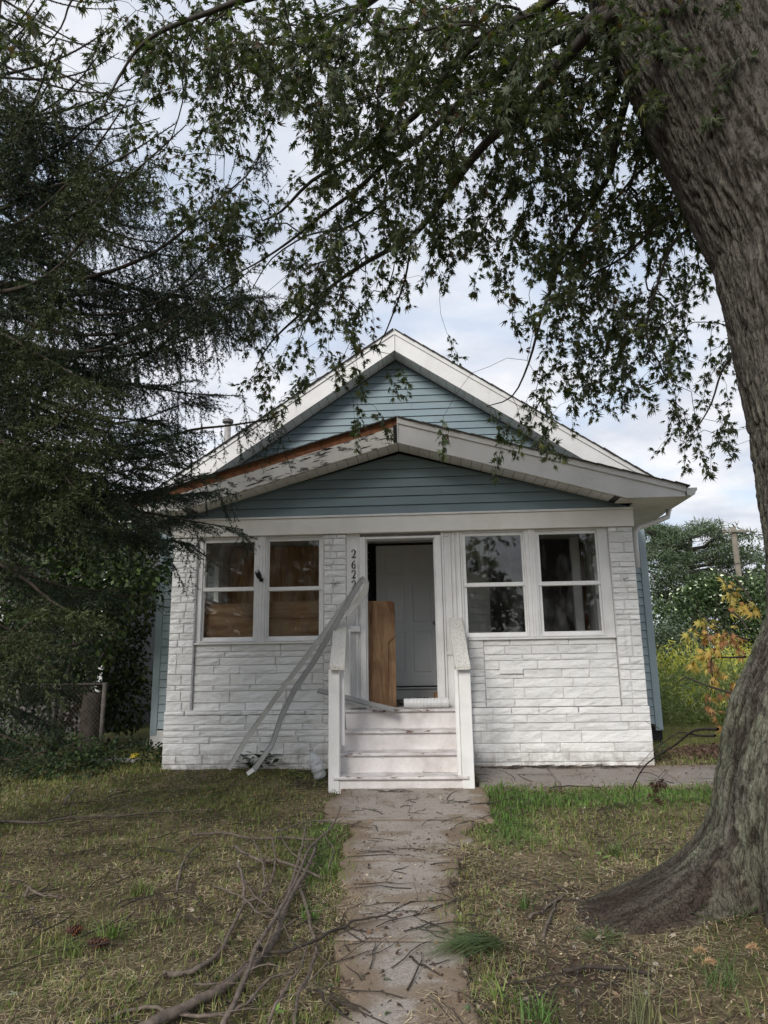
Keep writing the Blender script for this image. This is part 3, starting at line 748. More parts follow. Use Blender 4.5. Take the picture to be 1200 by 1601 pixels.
# cracks and lifted flakes of paint on the left board
rr = random.Random(5)
for k in range(26):
    x = APP.x-.12-rr.random()*2.6; zt = APP.z-.10-SP*abs(x-APP.x); z = zt-rr.uniform(.03, .20); L = rr.uniform(.05, .20); w = rr.uniform(.006, .018)
    pts = []
    n = 6
    top = [(x+L*i/n, z-SP*0+(SP*L*i/n)+w*math.sin(math.pi*i/n)*rr.uniform(.4, 1.2)+rr.uniform(-.004, .004)) for i in range(n+1)]
    bot = [(x+L*i/n, z+(SP*L*i/n)-w*.4*math.sin(math.pi*i/n)*rr.uniform(.2, 1.0)-.001) for i in range(n, -1, -1)]
    MB().prism((bot[::-1]+top[::-1]), 8.2475, 8.2496).build('paint_crack', MAT['dark'], r1)
rake(APM, SM, 3.70, 10.35, .0, .365, MAT['metal_white'], 'rake_board'); rake(APM, SM, -4.70, 10.35, .0, .365, MAT['metal_white'], 'rake_board')
rake(APM, SM, 3.71, 10.332, .0, .085, MAT['metal_white'], 'rake_trim', th=.016); rake(APM, SM, -4.71, 10.332, .0, .085, MAT['metal_white'], 'rake_trim', th=.016)
MB().box(APM.x-.006, APM.x+.006, 10.328, 10.352, APM.z-.375, APM.z-.005).build('ridge_cover_strip', MAT['metal_white'], house)
MB().box(APP.x-.005, APP.x+.007, 8.228, 8.25, APP.z-.34, APP.z-.005).build('ridge_cover_strip', MAT['metal_white'], house)
# splice joints of the aluminium cladding
for ap, s, xj, yf, h in ((APP, SP, .88, 8.247, .335), (APM, SM, 1.05, 10.347, .365), (APM, SM, -2.0, 10.347, .365)):
    zt = ap.z-s*abs(xj-ap.x)
    MB().prism([(xj, zt-h+.004), (xj+.012, zt-h), (xj+.03, zt-.09), (xj+.022, zt-.088)], yf-.001, yf+.004).build('cladding_seam', MAT['metal_white'], house)
# ---- soffit panels under the rakes
def soffit(ap, s, drop, x_end, y0, y1, pitch, gap=.007):
    base = MB()
    side = 1 if x_end > ap.x else -1
    d = Vector((side, 0, -s)).normalized(); nrm = Vector((s*side, 0, 1)).normalized()
    L = abs(x_end-ap.x)*math.sqrt(1+s*s)
    o = Vector((ap.x, 0, ap.z-drop))
    a = o+d*0; b = o+d*L
    m = MB().quad_slab((a.x, y0, a.z+.015), (b.x, y0, b.z+.015), (b.x, y1, b.z+.015), (a.x, y1, a.z+.015), nrm*.01)
    par = m.build('soffit', MAT['siding_dark'], house)
    n = int(L/pitch)
    for k in range(n):
        t0 = k*pitch+gap*.5; t1 = (k+1)*pitch-gap*.5
        a = o+d*t0; b = o+d*t1
        MB().quad_slab((a.x, y0, a.z), (b.x, y0, b.z), (b.x, y1, b.z), (a.x, y1, a.z), nrm*.013).build('soffit_panel', MAT['soffit'], par)
soffit(APM, SM, .375, 3.3, 10.381, 10.682, .165); soffit(APM, SM, .375, -4.2, 10.381, 10.682, .165)
soffit(APP, SP, .345, 2.40, 8.281, 8.582, .135); soffit(APP, SP, .345, -3.0, 8.281, 8.582, .135)
# flat eave soffits left and right of the porch, and of the main house
for bx_ in ((HX1+.025, 3.11, 8.281, BY-.01, ZE-.004, ZE+.012), (HX1-.20, HX1+.024, 8.281, WY-.066, ZE-.004, ZE+.012), (-3.71, HX0-.035, 8.281, BY-.01, ZE-.004, ZE+.012), (HX0-.034, HX0+.20, 8.281, WY-.066, ZE-.004, ZE+.012), (MX1, 3.70, 10.74, 19.4, 3.52, 3.54), (-4.7, MX0, 10.74, 19.4, 3.52, 3.54)):
    MB().box(*bx_).build('eave_soffit', MAT['soffit'], house)
for bx_ in ((3.115, 3.135, 8.285, BY-.01, ZE, 3.37), (-3.735, -3.715, 8.285, BY-.01, ZE, 3.37)): MB().box(*bx_).build('eave_board', MAT['metal_white'], house)
# main house side walls and the back
for bx_ in ((MX1-.14, MX1-.001, BY+.17, 19.4, .1, 3.6), (MX0+.001, MX0+.14, BY+.17, 19.4, .1, 3.6), (MX0+.15, MX1-.15, 19.2, 19.35, .1, 3.6)): MB().box(*bx_).build('outer_wall', MAT['siding_light'], house)
# ---- gutters and downspout
def gutter(x0, x1, y0, y1, zt, name='gutter'):
    """K-profile trough running along Y"""
    s = 1 if x1 > x0 else -1; w = abs(x1-x0)
    P = [(0, 0), (0, -.085), (.06, -.10), (w*.72, -.085), (w*.86, -.045), (w, -.03), (w, 0), (w-.012, 0), (w-.012, -.02), (w*.8, -.04), (w*.66, -.075), (.012, -.085), (.012, 0)]
    poly = [(x0+s*a, zt+b) for a, b in P]
    if s > 0: poly = poly[::-1]
    g = MB().prism(poly, y0, y1).build(name, MAT['metal_white'], house)
    MB().prism([(x0+s*a, zt+b) for a, b in ([(0, 0), (0, -.085), (.06, -.10), (w*.72, -.085), (w*.86, -.045), (w, -.03), (w, 0)][::(-1 if s > 0 else 1)])], y0-.004, y0-.0005).build('end_cap', MAT['metal_white'], g)
    return g
g1 = gutter(3.137, 3.26, 8.24, BY-.05, 3.335); g2 = gutter(-3.737, -3.86, 8.24, BY-.05, 3.335)
gutter(3.74, 3.86, 10.36, 19.3, 3.80)
dsx = MB(); Q = [Vector((3.19, 9.05, 3.24)), Vector((3.17, 9.05, 3.15)), Vector((2.95, 8.98, 3.06)), Vector((2.72, 8.86, 2.98)), Vector((2.655, 8.80, 2.90)), Vector((2.645, 8.78, 2.72)), Vector((2.645, 8.78, 2.46))]
dsx.tube(Q, .034, 8); dsp = dsx.build('downspout', MAT['metal_white'], house)
# ---- vent pipe on the left slope of the main roof
vp = MB(); vx, vz = at(355, 690, 12.5).x, at(355, 700, 12.5).z
vp.tube([(vx, 12.5, vz-1.0), (vx, 12.5, at(355, 664, 12.5).z)], .062, 14, smooth=True)
vpo = vp.build('vent_pipe', MAT['galv'], house)
zt_ = at(355, 657, 12.5).z
MB().tube([(vx, 12.5, zt_-.055), (vx, 12.5, zt_-.05), (vx, 12.5, zt_), (vx, 12.5, zt_+.012)], [.095, .105, .105, .085], 16, smooth=False).build('vent_cap', plain('dull_grey_cap', (.16, .155, .15), .6), vpo)
# ---- inner door (six panels)
YD = BY+.03
dx0, dx1 = ix0, ix0+.96; dz0, dz1 = FZ+.19, 3.14
di = MB().box(dx0, dx1, YD+.012, YD+.05, dz0, dz1)
door = di.build('inner_door', MAT['door'], house)
w_ = dx1-dx0
cols = [(dx0+.12, dx0+w_/2-.05), (dx0+w_/2+.05, dx1-.12)]
rows = [(dz0+.17, dz0+.80), (dz0+.92, dz0+1.55), (dz0+1.67, dz1-.14)]
m = MB()   # stiles and rails stand proud around the panels
xsE = [dx0, cols[0][0], cols[0][1], cols[1][0], cols[1][1], dx1]; zsE = [dz0, rows[0][0], rows[0][1], rows[1][0], rows[1][1], rows[2][0], rows[2][1], dz1]
for a, b in ((0, 1), (2, 3), (4, 5)): m.bbox(xsE[a], xsE[b], YD, YD+.013, dz0, dz1, .003)
for a, b in ((0, 1), (2, 3), (4, 5), (6, 7)):
    for c, d in ((1, 2), (3, 4)): m.bbox(xsE[c]+.0005, xsE[d]-.0005, YD+.0005, YD+.013, zsE[a], zsE[b], .003)
m.build('door_stiles', MAT['door'], door)
for a, b in cols:
    for c, d in rows: MB().bbox(a+.028, b-.028, YD+.003, YD+.013, c+.028, d-.028, .010).build('door_panel', MAT['door'], door)
MB().tube([(dx1-.07, YD-.05, dz0+.93), (dx1-.07, YD-.03, dz0+.93), (dx1-.07, YD-.0, dz0+.93)], [.02, .032, .014], 12).build('door_knob', MAT['galv'], door)
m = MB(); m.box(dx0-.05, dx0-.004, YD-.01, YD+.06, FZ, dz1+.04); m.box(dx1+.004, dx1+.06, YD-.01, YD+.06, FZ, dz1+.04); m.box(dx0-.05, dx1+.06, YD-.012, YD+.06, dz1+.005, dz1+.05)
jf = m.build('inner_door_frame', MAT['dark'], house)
m = MB(); m.bbox(dx0-.04, dx1+.04, BY-.12, BY+.02, FZ+.001, FZ+.15, .005); m.bbox(dx0-.04, dx1+.04, BY-.15, BY+.03, FZ+.151, FZ+.172, .004); m.build('inner_door_step', MAT['white'], house)
MB().box(dx0, dx1, BY-.02, BY+.028, FZ+.173, FZ+.189).build('door_sweep', MAT['black'], door)
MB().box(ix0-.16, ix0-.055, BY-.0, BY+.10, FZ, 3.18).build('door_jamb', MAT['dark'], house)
# dark panel added behind the inner walls so no light shines through
MB().box(MX0+.2, MX1-.2, BY+.3, BY+.34, 0.1, 3.6).build('light_block_panel', MAT['dark'], house)
# ---- wall lamp on the inner wall at the right
lx, lz = at(739, 885, BY).x, at(739, 885, BY).z
lm = MB(); lm.tube([(lx, BY+.0, lz+.06), (lx, BY-.06, lz+.09), (lx, BY-.12, lz+.06)], .012, 8); lm.tube([(lx, BY-.12, lz+.10), (lx, BY-.12, lz+.05), (lx, BY-.12, lz-.08), (lx, BY-.12, lz-.11)], [.02, .075, .065, .03], 12)
lm.tube([(lx, BY+.005, lz+.06), (lx, BY-.018, lz+.06)], .055, 12); lo = lm.build('wall_lamp', MAT['black']); tag(lo, 'small dark wall lamp beside the inner door, seen through the window right of the doorway', 'lamp')

# ================================================================== things in and on the porch
def board_thing(name, poly_pts, Y0, Y1, mat, label, cat, group=None):
    o = MB().prism(poly_pts, Y0, Y1).build(name, mat); tag(o, label, cat, group); return o
# tall plywood sheets, colour brightened for the dim porch, over the inner window, left side
p = at(350, 990, 10.55).x, at(493, 990, 10.55).x
xa, xb = at(352, 950, BY-.03).x-.12, at(500, 950, BY-.03).x
mid = at(408, 950, BY-.03).x
for k, (a, b, lab) in enumerate(((xa+.12, mid, 'tall brown plywood on the porch back wall, behind the leftmost window'), (mid+.006, xb, 'tall brown plywood on the porch back wall, second window from the left'))):
    board_thing('plywood_sheet', [(a, 1.15), (b, 1.15), (b, 3.15), (a, 3.15)], BY-.03, BY-.012, MAT['ply_bright'], lab, 'plywood sheet', 'plywood sheets on the porch back wall')
# lower boards just inside the left windows
for (wi, lab) in ((0, 'brown plywood with wavy grain behind the lower sash of the leftmost window'), (1, 'brown plywood with wavy grain behind the lower sash of the window beside the middle pilaster')):
    a, b = edges[wi]; zt1 = at(450, 940 if wi else 942, WY+.14).z
    board_thing('plywood_board', [(a-.01, zsill-.05), (b+.01, zsill-.05), (b+.01, zt1), (a-.01, zt1)], WY+.125, WY+.143, MAT['ply'], lab, 'plywood board', 'plywood boards inside the left porch windows')
# right half: dark sheet, white post, reddish sheet
a, b = at(768, 950, BY-.02).x, at(822, 950, BY-.02).x
board_thing('dark_back_sheet', [(at(766, 950, BY-.02).x, 1.45), (at(897, 950, BY-.02).x, 1.45), (at(897, 950, BY-.02).x, 3.16), (at(766, 950, BY-.02).x, 3.16)], BY-.03, BY-.012, plain('dark_board', (.045, .040, .038), .8, var=.3), 'dark brown sheet on the porch back wall behind the right pair of porch windows', 'sheet')
MB().bbox(at(898, 950, BY-.2).x, at(911, 950, BY-.2).x, BY-.22, BY-.13, FZ, 3.16, .004).build('inner_post', MAT['white_v'], house)
board_thing('reddish_panel', [(at(913, 950, BY-.06).x, FZ+.3), (HX1-.15, FZ+.3), (HX1-.15, 3.1), (at(913, 950, BY-.06).x, 3.1)], BY-.07, BY-.05, plain('reddish_hardboard', (.16, .055, .032), .75, var=.3, scale=5), 'reddish brown hardboard panel in the far right corner inside the porch', 'panel')
MB().box(at(917, 950, BY-.1).x, at(940, 950, BY-.1).x, BY-.10, BY-.072, at(930, 945, BY-.1).z, at(930, 938, BY-.1).z).build('black_bracket', MAT['black'], bpy.data.objects['reddish_panel'])
# plywood standing in the doorway
pd = empty('doorway_plywood', (at(595, 1100, 8.85).x, 8.85, FZ), 'brown plywood board standing on end in the left side of the open doorway', 'plywood board')
xl, xr = at(571, 1000, 8.80).x, at(617, 1000, 8.80).x; zt = at(595, 940, 8.85).z; zb = FZ+.002
xn = at(606, 1000, 8.80).x
m = MB(); P0 = [(xl, zb), (xn, zb), (xn, zb+.78), (xr, zb+.86), (xr, zt-.03), (xr-.03, zt-.005), (xr-.2, zt), (xl, zt)]
m.prism(P0, 8.80, 8.815); m.build('front_sheet', MAT['ply_v'], pd)
m = MB(); m.prism([(xn-.03, zb), (xr+.004, zb), (xr+.004, zt-.12), (xn-.03, zt-.10)], 8.822, 8.84); m.build('rear_sheet', plywood('brown_plywood_edge', vertical=True), pd)
# security camera on the mullion of the left windows
cxm = (edges[0][1]+edges[1][0])/2; czm = at(403, 902, WY-.05).z
scm = empty('security_camera', (cxm, WY-.02, czm), 'small black security camera on the white mullion between the two left windows', 'camera')
MB().tube([(cxm+.01, WY-.017, czm-.035), (cxm+.01, WY-.03, czm-.03), (cxm+.005, WY-.07, czm-.02)], [.03, .026, .014], 10).build('mount', MAT['black'], scm)
MB().tube([(cxm-.002, WY-.045, czm-.02), (cxm-.004, WY-.07, czm+.0), (cxm-.012, WY-.10, czm+.03), (cxm-.018, WY-.13, czm+.055)], [.022, .034, .036, .03], 12).build('camera_body', MAT['black'], scm)
MB().tube([(cxm-.0185, WY-.1305, czm+.0555), (cxm-.019, WY-.133, czm+.057)], .019, 12).build('lens', MAT['lens'], scm)
# hooks on the pilasters
for hx, hy, lab in ((523, 912, 'short rusty metal bracket on the stone pilaster beside the house number'), (975, 905, 'small rusty hook near the top of the right stone pilaster')):
    q = at(hx, hy, WY-.04); m = MB(); m.tube([(q.x-.05 if hx < 600 else q.x, WY-.03, q.z), (q.x, WY-.07, q.z-.004), (q.x+.045, WY-.06, q.z+.012)], .007, 6); m.tube([(q.x, WY-.02, q.z+.012), (q.x, WY-.06, q.z), (q.x, WY-.065, q.z-.03)], .006, 6)
    tag(m.build('wall_hook', MAT['galv']), lab, 'hook')
# little plate in the right wall
q = at(799, 1050, WY); MB().bbox(q.x-.14, q.x+.14, WY+.008, WY+.04, q.z-.028, q.z+.028, .006).build('mail_slot_plate', MAT['white'], house)

# ================================================================== porch steps
steps = empty('porch_steps', (-.26, 7.9, .06), 'worn white wooden porch steps with four risers and speckled handrails', 'steps')
YS = 7.55
sxl, sxr = -.98, .36
zr = []
ry = [YS, YS+.265, YS+.53, YS+.795, WY-.05]
zl = [.0, at(640, 1214, YS).z, at(640, 1177, YS+.265).z, at(640, 1142, YS+.53).z, FZ+.008]
print('step heights', [round(z_, 3) for z_ in zl])
def sx_(xpx, y, Y): return at(xpx, y, Y).x
for k in range(4):
    xl_ = [sx_(523, 1225, YS), sx_(529, 1190, ry[1]), sx_(531, 1155, ry[2]), sx_(539, 1125, ry[3])][k]; xr_ = [sx_(732, 1225, YS), sx_(724, 1190, ry[1]), sx_(722, 1155, ry[2]), sx_(717, 1125, ry[3])][k]
    r = MB().bbox(xl_+.006, xr_-.006, ry[k]+.002, ry[k]+.03, zl[k]-.002 if k else -.05, zl[k+1]-.031, .003); r.build('riser', MAT['step'], steps)
    yb = ry[k+1]+.001
    t = MB().bbox(xl_-.008, xr_+.008, ry[k]-.028, yb, zl[k+1]-.030, zl[k+1], .007); t.build('tread', MAT['tread'], steps)
# side skirts inside the posts
for s, x in ((-1, sx_(539, 1125, ry[3])-.045), (1, sx_(717, 1125, ry[3])+.015)):
    vs = [(YS+.06, -.05), (WY-.06, -.05), (WY-.06, FZ+.02), (YS+.60, FZ-.14), (YS+.06, .26)]
    m = MB(); a, b = x, x+.03
    V_ = [(a, p_[0], p_[1]) for p_ in vs]+[(b, p_[0], p_[1]) for p_ in vs]; n = 5
    m.add(V_, [tuple(range(n-1, -1, -1)), tuple(range(n, 2*n))]+[(k, (k+1) % n, n+(k+1) % n, n+k) for k in range(n)]); m.build('stringer', MAT['white'], steps)
# posts
def post(x0, x1, y0, y1, z0, z1): return MB().bbox(x0, x1, y0, y1, z0, z1, .005).build('post', MAT['white_v'], steps)
yl = YS-.01
lx0, lx1 = at(513, 1150, yl).x, at(530, 1150, yl).x; rx0, rx1 = at(721, 1150, yl).x, at(739, 1150, yl).x
zpt = at(524, 1046, yl).z; zpr = at(722, 1046, yl).z
post(lx0, lx1, yl, yl+.10, -.05, zpt-.01); post(rx0-.005, rx1, yl, yl+.10, -.05, zpr-.01)
post(lx1+.002, lx1+.045, yl+.09, yl+.13, .5, zpt-.01); post(rx0-.05, rx0-.008, yl+.06, yl+.12, .1, zpr-.01)
post(lx0+.02, lx1+.02, WY-.19, WY-.10, .1, at(530, 985, WY-.15).z); post(rx0+.03, rx1+.03, WY-.17, WY-.08, .1, at(710, 985, WY-.15).z)
# handrails: flat weathered boards sloping up to the wall
for (xa0, ya0, xa1, xb0, yb0, xb1, nm) in ((515, 1042, 538, 522, 970, 542, 'l'), (711, 1041, 735, 701, 966, 722, 'r')):
    A0, A1 = at(xa0, ya0, yl-.07), at(xa1, ya0, yl-.07); B0, B1 = at(xb0, yb0, WY-.03), at(xb1, yb0, WY-.03)
    B0.z = B1.z = (B0.z+B1.z)/2; A0.z = A1.z = (A0.z+A1.z)/2
    m = MB().quad_slab(A0, A1, B1, B0, (0, .0, -.035)); m.build('handrail', MAT['rail_top'], steps)
q = at(549, 984, WY-.03); MB().bbox(q.x-.10, dl0+.0, WY-.06, WY-.015, q.z-.03, q.z+.04, .004).build('rail_bracket', MAT['white'], steps)
# ================================================================== THE MAPLE
maple = empty('maple_tree', (2.15, 4.15, 0), 'large old maple with thick furrowed trunk and flaring roots at the right', 'tree')
def trunk_mesh():
    nu, nv = 350, 480
    u = np.linspace(0, 2*np.pi, nu, endpoint=False); zv = -0.12 + 7.0*np.linspace(0, 1, nv)**1.12
    U, Z = np.meshgrid(u, zv)
    zk = [-0.2, 0.3, 0.7, 1.1, 1.6, 2.0, 2.7, 3.9, 4.9, 5.9, 6.9]
    cxk = [2.16, 2.16, 2.18, 2.27, 2.45, 2.47, 2.49, 2.43, 2.22, 2.00, 1.86]
    rk = [.56, .56, .545, .50, .44, .425, .44, .47, .53, .60, .64]
    zz = np.clip(Z, -.2, 6.9)
    CX = np.interp(zz, zk, cxk); CY = 4.12 + 0.02*Z; R0 = np.interp(zz, zk, rk)
    zp = np.clip(Z, 0, None)
    def root(a, w, A, h, B=0.0):
        d = np.angle(np.exp(1j*(U-a)))
        d = d + 0.10*np.sin(zp*5+a*3)
        return np.exp(-(d/w)**2)*(A*np.exp(-zp/h) + B*np.exp(-zp/.7))
    def rootb(a, w, A, h, B):
        d = np.angle(np.exp(1j*(U-a)))+0.08*np.sin(zp*6); return np.exp(-np.abs(d/w)**3.2)*(A*np.exp(-(zp/h)**1.15)+B*np.exp(-zp/.7))
    Rr = R0 + rootb(math.radians(178), .40, .84, .20, .10) + root(math.radians(228), .30, .42, .22, .07) + root(math.radians(286), .34, .34, .22, .08)\
        + root(math.radians(335), .3, .40, .2, .07) + root(math.radians(25), .33, .4, .25, .08) + root(math.radians(80), .3, .35, .2, .07) + root(math.radians(130), .28, .30, .2, .06)
    # gully between the two front roots
    d = np.angle(np.exp(1j*(U-math.radians(203)))); Rr = Rr - .10*np.exp(-(d/.07)**2)*np.exp(-zp/.35)
    # burls
    for a, z0, A in ((190, 1.35, .025), (170, 1.0, .035), (240, 3.2, .03), (260, 1.75, .04)):
        d = np.angle(np.exp(1j*(U-math.radians(a)))); Rr = Rr + A*np.exp(-(d/.35)**2-((Z-z0)/.25)**2)
    # furrowed bark: long, broken ridges
    ca, sa = np.cos(U), np.sin(U)
    wob = (fbm(ca*3, sa*3, Z*2.2, 3, 2)-.5)
    A_ = U + wob*.14 + 0.06*np.sin(Z*1.3)
    k = 31
    ca2, sa2 = np.cos(A_)*k/2/1.15, np.sin(A_)*k/2/1.15
    n1_ = fbm(ca2, sa2, Z*3.4, 2, 11); n2_ = fbm(ca2*1.7+5, sa2*1.7, Z*7.5, 2, 23); n3_ = fbm(ca2*3.5, sa2*3.5, Z*22, 2, 31)
    ridge = 1-np.abs(n1_-.5)*11; ridge = np.clip(ridge, 0, 1)**1.1
    ridge2 = np.clip(1-np.abs(n2_-.5)*11, 0, 1)**1.2
    amp = 1.0
    Rr = Rr - amp*(.021*ridge + .011*ridge2) + .018*(n3_-.5) + .05*(fbm(ca*2, sa*2, Z*.8, 2, 5)-.5)*.6 + .012*(fbm(ca2*1.2, sa2*1.2, Z*9, 2, 41)-.5)
    X = CX + Rr*ca; Y = CY + Rr*sa
    V = np.stack([X, Y, Z - 0.05*np.clip(Rr-.9, 0, None)], -1).reshape(-1, 3)
    i = np.arange(nv-1)[:, None]*nu; j = np.arange(nu)[None]; jn = (j+1) % nu
    F = np.stack([i+j, i+jn, i+nu+jn, i+nu+j], -1).reshape(-1, 4)
    # bark's own colour: dark brown on the flaring roots, grey green lichen on the plates
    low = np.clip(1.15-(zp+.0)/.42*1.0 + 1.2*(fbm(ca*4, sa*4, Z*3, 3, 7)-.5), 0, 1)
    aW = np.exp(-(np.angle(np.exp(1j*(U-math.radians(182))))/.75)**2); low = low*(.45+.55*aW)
    plate = 1-np.clip(ridge*.9+ridge2*.5, 0, 1)
    g = fbm(ca*5, sa*5, Z*2.2, 4, 9)
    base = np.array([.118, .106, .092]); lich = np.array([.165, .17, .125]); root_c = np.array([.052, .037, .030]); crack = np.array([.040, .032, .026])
    lf = (np.clip((g-.42)*4, 0, 1)*np.clip(1.6-Z/2.2, .15, 1))[..., None]
    c = base*(1-lf)+lich*lf
    c = c*(.55+.9*n3_[..., None])
    c = c*plate[..., None] + crack*(1-plate[..., None])
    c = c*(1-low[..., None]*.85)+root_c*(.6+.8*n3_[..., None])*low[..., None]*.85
    m = M_('furrowed_bark', 0.95, 0.1)
    vw = m.n.new('ShaderNodeTexNoise'); vw.inputs['Scale'].default_value = 7; m.l.new(m.coords(), vw.inputs['Vector'])
    va = m.n.new('ShaderNodeVectorMath'); va.operation = 'MULTIPLY_ADD'; va.inputs[1].default_value = (.06, .06, .10); m.l.new(vw.outputs['Color'], va.inputs[0]); m.l.new(m.coords(), va.inputs[2])
    def furrow(scale, zs, w):
        mp_ = m.n.new('ShaderNodeMapping'); mp_.inputs['Scale'].default_value = (1, 1, zs); m.l.new(va.outputs[0], mp_.inputs[0])
        nn_ = m.noise(scale, detail=3, rough=.5, vec=mp_.outputs[0]); d_ = m.math('ABSOLUTE', m.math('SUBTRACT', nn_, .5)); return m.ramp(d_, (0.0, 0.0), (w, 1.0))
    f1 = furrow(23, .13, .030); f2 = furrow(48, .32, .035)
    fine = m.noise(85, (1, 1, .45), detail=8, rough=.8)
    c_ = m.mix(1.0, m.tint(), m.ramp(fine, (.3, .50), (.7, 1.55)), 'MULTIPLY')
    c_ = m.mix(1.0, c_, m.ramp(f1, (0, .56), (1, 1.0)), 'MULTIPLY'); c_ = m.mix(1.0, c_, m.ramp(f2, (0, .66), (1, 1.0)), 'MULTIPLY'); m.color(c_)
    b_ = m.bump(f1, .6, .014); b_ = m.bump(f2, .6, .010, b_); m.bump(fine, .8, .010, b_)
    return np_mesh('trunk', V, F, m.m, tint=c.reshape(-1, 3), smooth=True), m.m
tm, MAT['bark'] = trunk_mesh()
link('trunk', tm, maple)
MAT['limb'] = plain('maple_limb_bark', (.050, .043, .037), .9, var=.35, scale=20, bump=.5)

class Tree:
    """nodes of a growing branch system"""
    def __init__(s): s.P = []; s.par = []; s.r = []
    def node(s, p, par, r=0.0): s.P.append(np.array(p, float)); s.par.append(par); s.r.append(r); return len(s.P)-1
    def limb(s, pts, r0, r1, par=None, sub=3):
        pts = [np.array(p, float) for p in pts]; last = par
        if par is None: last = -1
        n = len(pts)
        for i in range(n-1):
            for q in range(sub):
                t = q/sub; k = (i+t)/(n-1)
                p0 = pts[max(i-1, 0)]; p1 = pts[i]; p2 = pts[i+1]; p3 = pts[min(i+2, n-1)]
                p = 0.5*((2*p1)+(-p0+p2)*t+(2*p0-5*p1+4*p2-p3)*t*t+(-p0+3*p1-3*p2+p3)*t**3)
                last = s.node(p, last, r0*(1-k)+r1*k)
        return s.node(pts[-1], last, r1)
    def finish(s, tip, power=.42):
        n = len(s.P); cnt = np.zeros(n); ch = np.zeros(n)
        for i in range(n): 
            if s.par[i] >= 0: ch[s.par[i]] += 1
        for i in range(n-1, -1, -1):
            if ch[i] == 0: cnt[i] += 1
            if s.par[i] >= 0: cnt[s.par[i]] += cnt[i]
        for i in range(n):
            if s.r[i] == 0: s.r[i] = tip*cnt[i]**power
    def mesh(s, mb, n_side=5, minr=0.0):
        kids = {}
        for i, p in enumerate(s.par): kids.setdefault(p, []).append(i)
        stack = [(r, None) for r in kids.get(-1, [])]
        while stack:
            i, fr = stack.pop()
            path = [fr] if fr is not None else []
            cur = i
            while True:
                path.append(cur); k = kids.get(cur, [])
                if not k: break
                k = sorted(k, key=lambda q: -s.r[q]); cur2 = k[0]
                for o in k[1:]: stack.append((o, cur))
                cur = cur2
            if len(path) > 1:
                rr_ = [s.r[q] for q in path]
                if fr is not None: rr_[0] = min(rr_[0], rr_[1]*1.15)
                big = max(rr_) > .02
                mb.tube([s.P[q] for q in path], rr_, 8 if big else (5 if max(rr_) > .006 else 3), cap=False)
def A3(pts):
    return [at(x, y, Y) for x, y, Y in pts]
def lin(pts, Y0, Y1):
    n = len(pts); return [at(x, y, Y0+(Y1-Y0)*i/(n-1)) for i, (x, y) in enumerate(pts)]
T = Tree()
fork = np.array([1.75, 4.1, 5.7])
T.limb([fork, *lin([(960, 20), (898, 75), (854, 129), (817, 175), (758, 225), (712, 283), (687, 320), (642, 371), (579, 406), (525, 442), (483, 479), (425, 533), (400, 575)], 4.1, 6.9)], .055, .006)
T.limb(lin([(642, 371), (641, 387), (633, 437), (617, 483), (600, 525), (585, 548)], 5.9, 6.6), .014, .005)
T.limb([fork, *lin([(955, 12), (898, 50), (842, 75), (783, 112), (717, 162), (667, 208), (608, 250), (558, 296), (508, 333), (450, 379), (400, 412), (345, 440)], 4.1, 6.4)], .045, .005)
T.limb(lin([(717, 162), (700, 190), (671, 242), (633, 287), (583, 329), (537, 358), (483, 367), (425, 404), (395, 450)], 4.9, 6.6), .022, .005)
T.limb([fork, *lin([(930, -40), (837, 17), (740, 70), (690, 125), (650, 179), (600, 215), (558, 242), (487, 283), (440, 330), (410, 345)], 4.3, 6.0)], .050, .008)
T.limb([fork, *lin([(990, 80), (984, 131), (962, 219), (953, 271), (927, 315), (887, 385), (865, 440), (844, 503), (826, 568), (800, 620), (760, 635)], 4.4, 6.6)], .040, .004)
T.limb(lin([(1036, 230), (1020, 252), (988, 280), (950, 330), (930, 380)], 4.4, 5.6), .018, .004)
T.limb(lin([(1060, 330), (1032, 345), (975, 402), (909, 441), (880, 500)], 4.6, 6.3), .018, .004)
T.limb(lin([(1075, 360), (1049, 385), (1023, 459), (1010, 525), (1038, 586), (1010, 603), (992, 607)], 4.7, 6.0), .014, .003)
T.limb(lin([(1150, 550), (1128, 580), (1112, 630), (1092, 665), (1070, 695)], 4.6, 5.2), .010, .003)
T.limb([fork, *lin([(900, -80), (760, -60), (600, -45), (480, -25), (380, 0), (333, 17), (260, 45), (222, 70), (200, 97), (170, 150), (155, 180)], 4.0, 4.6)], .040, .004)
T.limb(lin([(480, -25), (300, -30), (150, -30), (112, 0), (95, 43), (60, 75), (15, 60)], 4.3, 4.7), .015, .003)
T.limb(lin([(333, 17), (300, 60), (285, 110), (285, 160), (260, 230), (225, 250)], 4.4, 5.0), .010, .003)
T.limb(lin([(225, 250), (260, 265), (300, 290), (330, 320)], 5.0, 5.6), .006, .003)
nlimb = len(T.P)
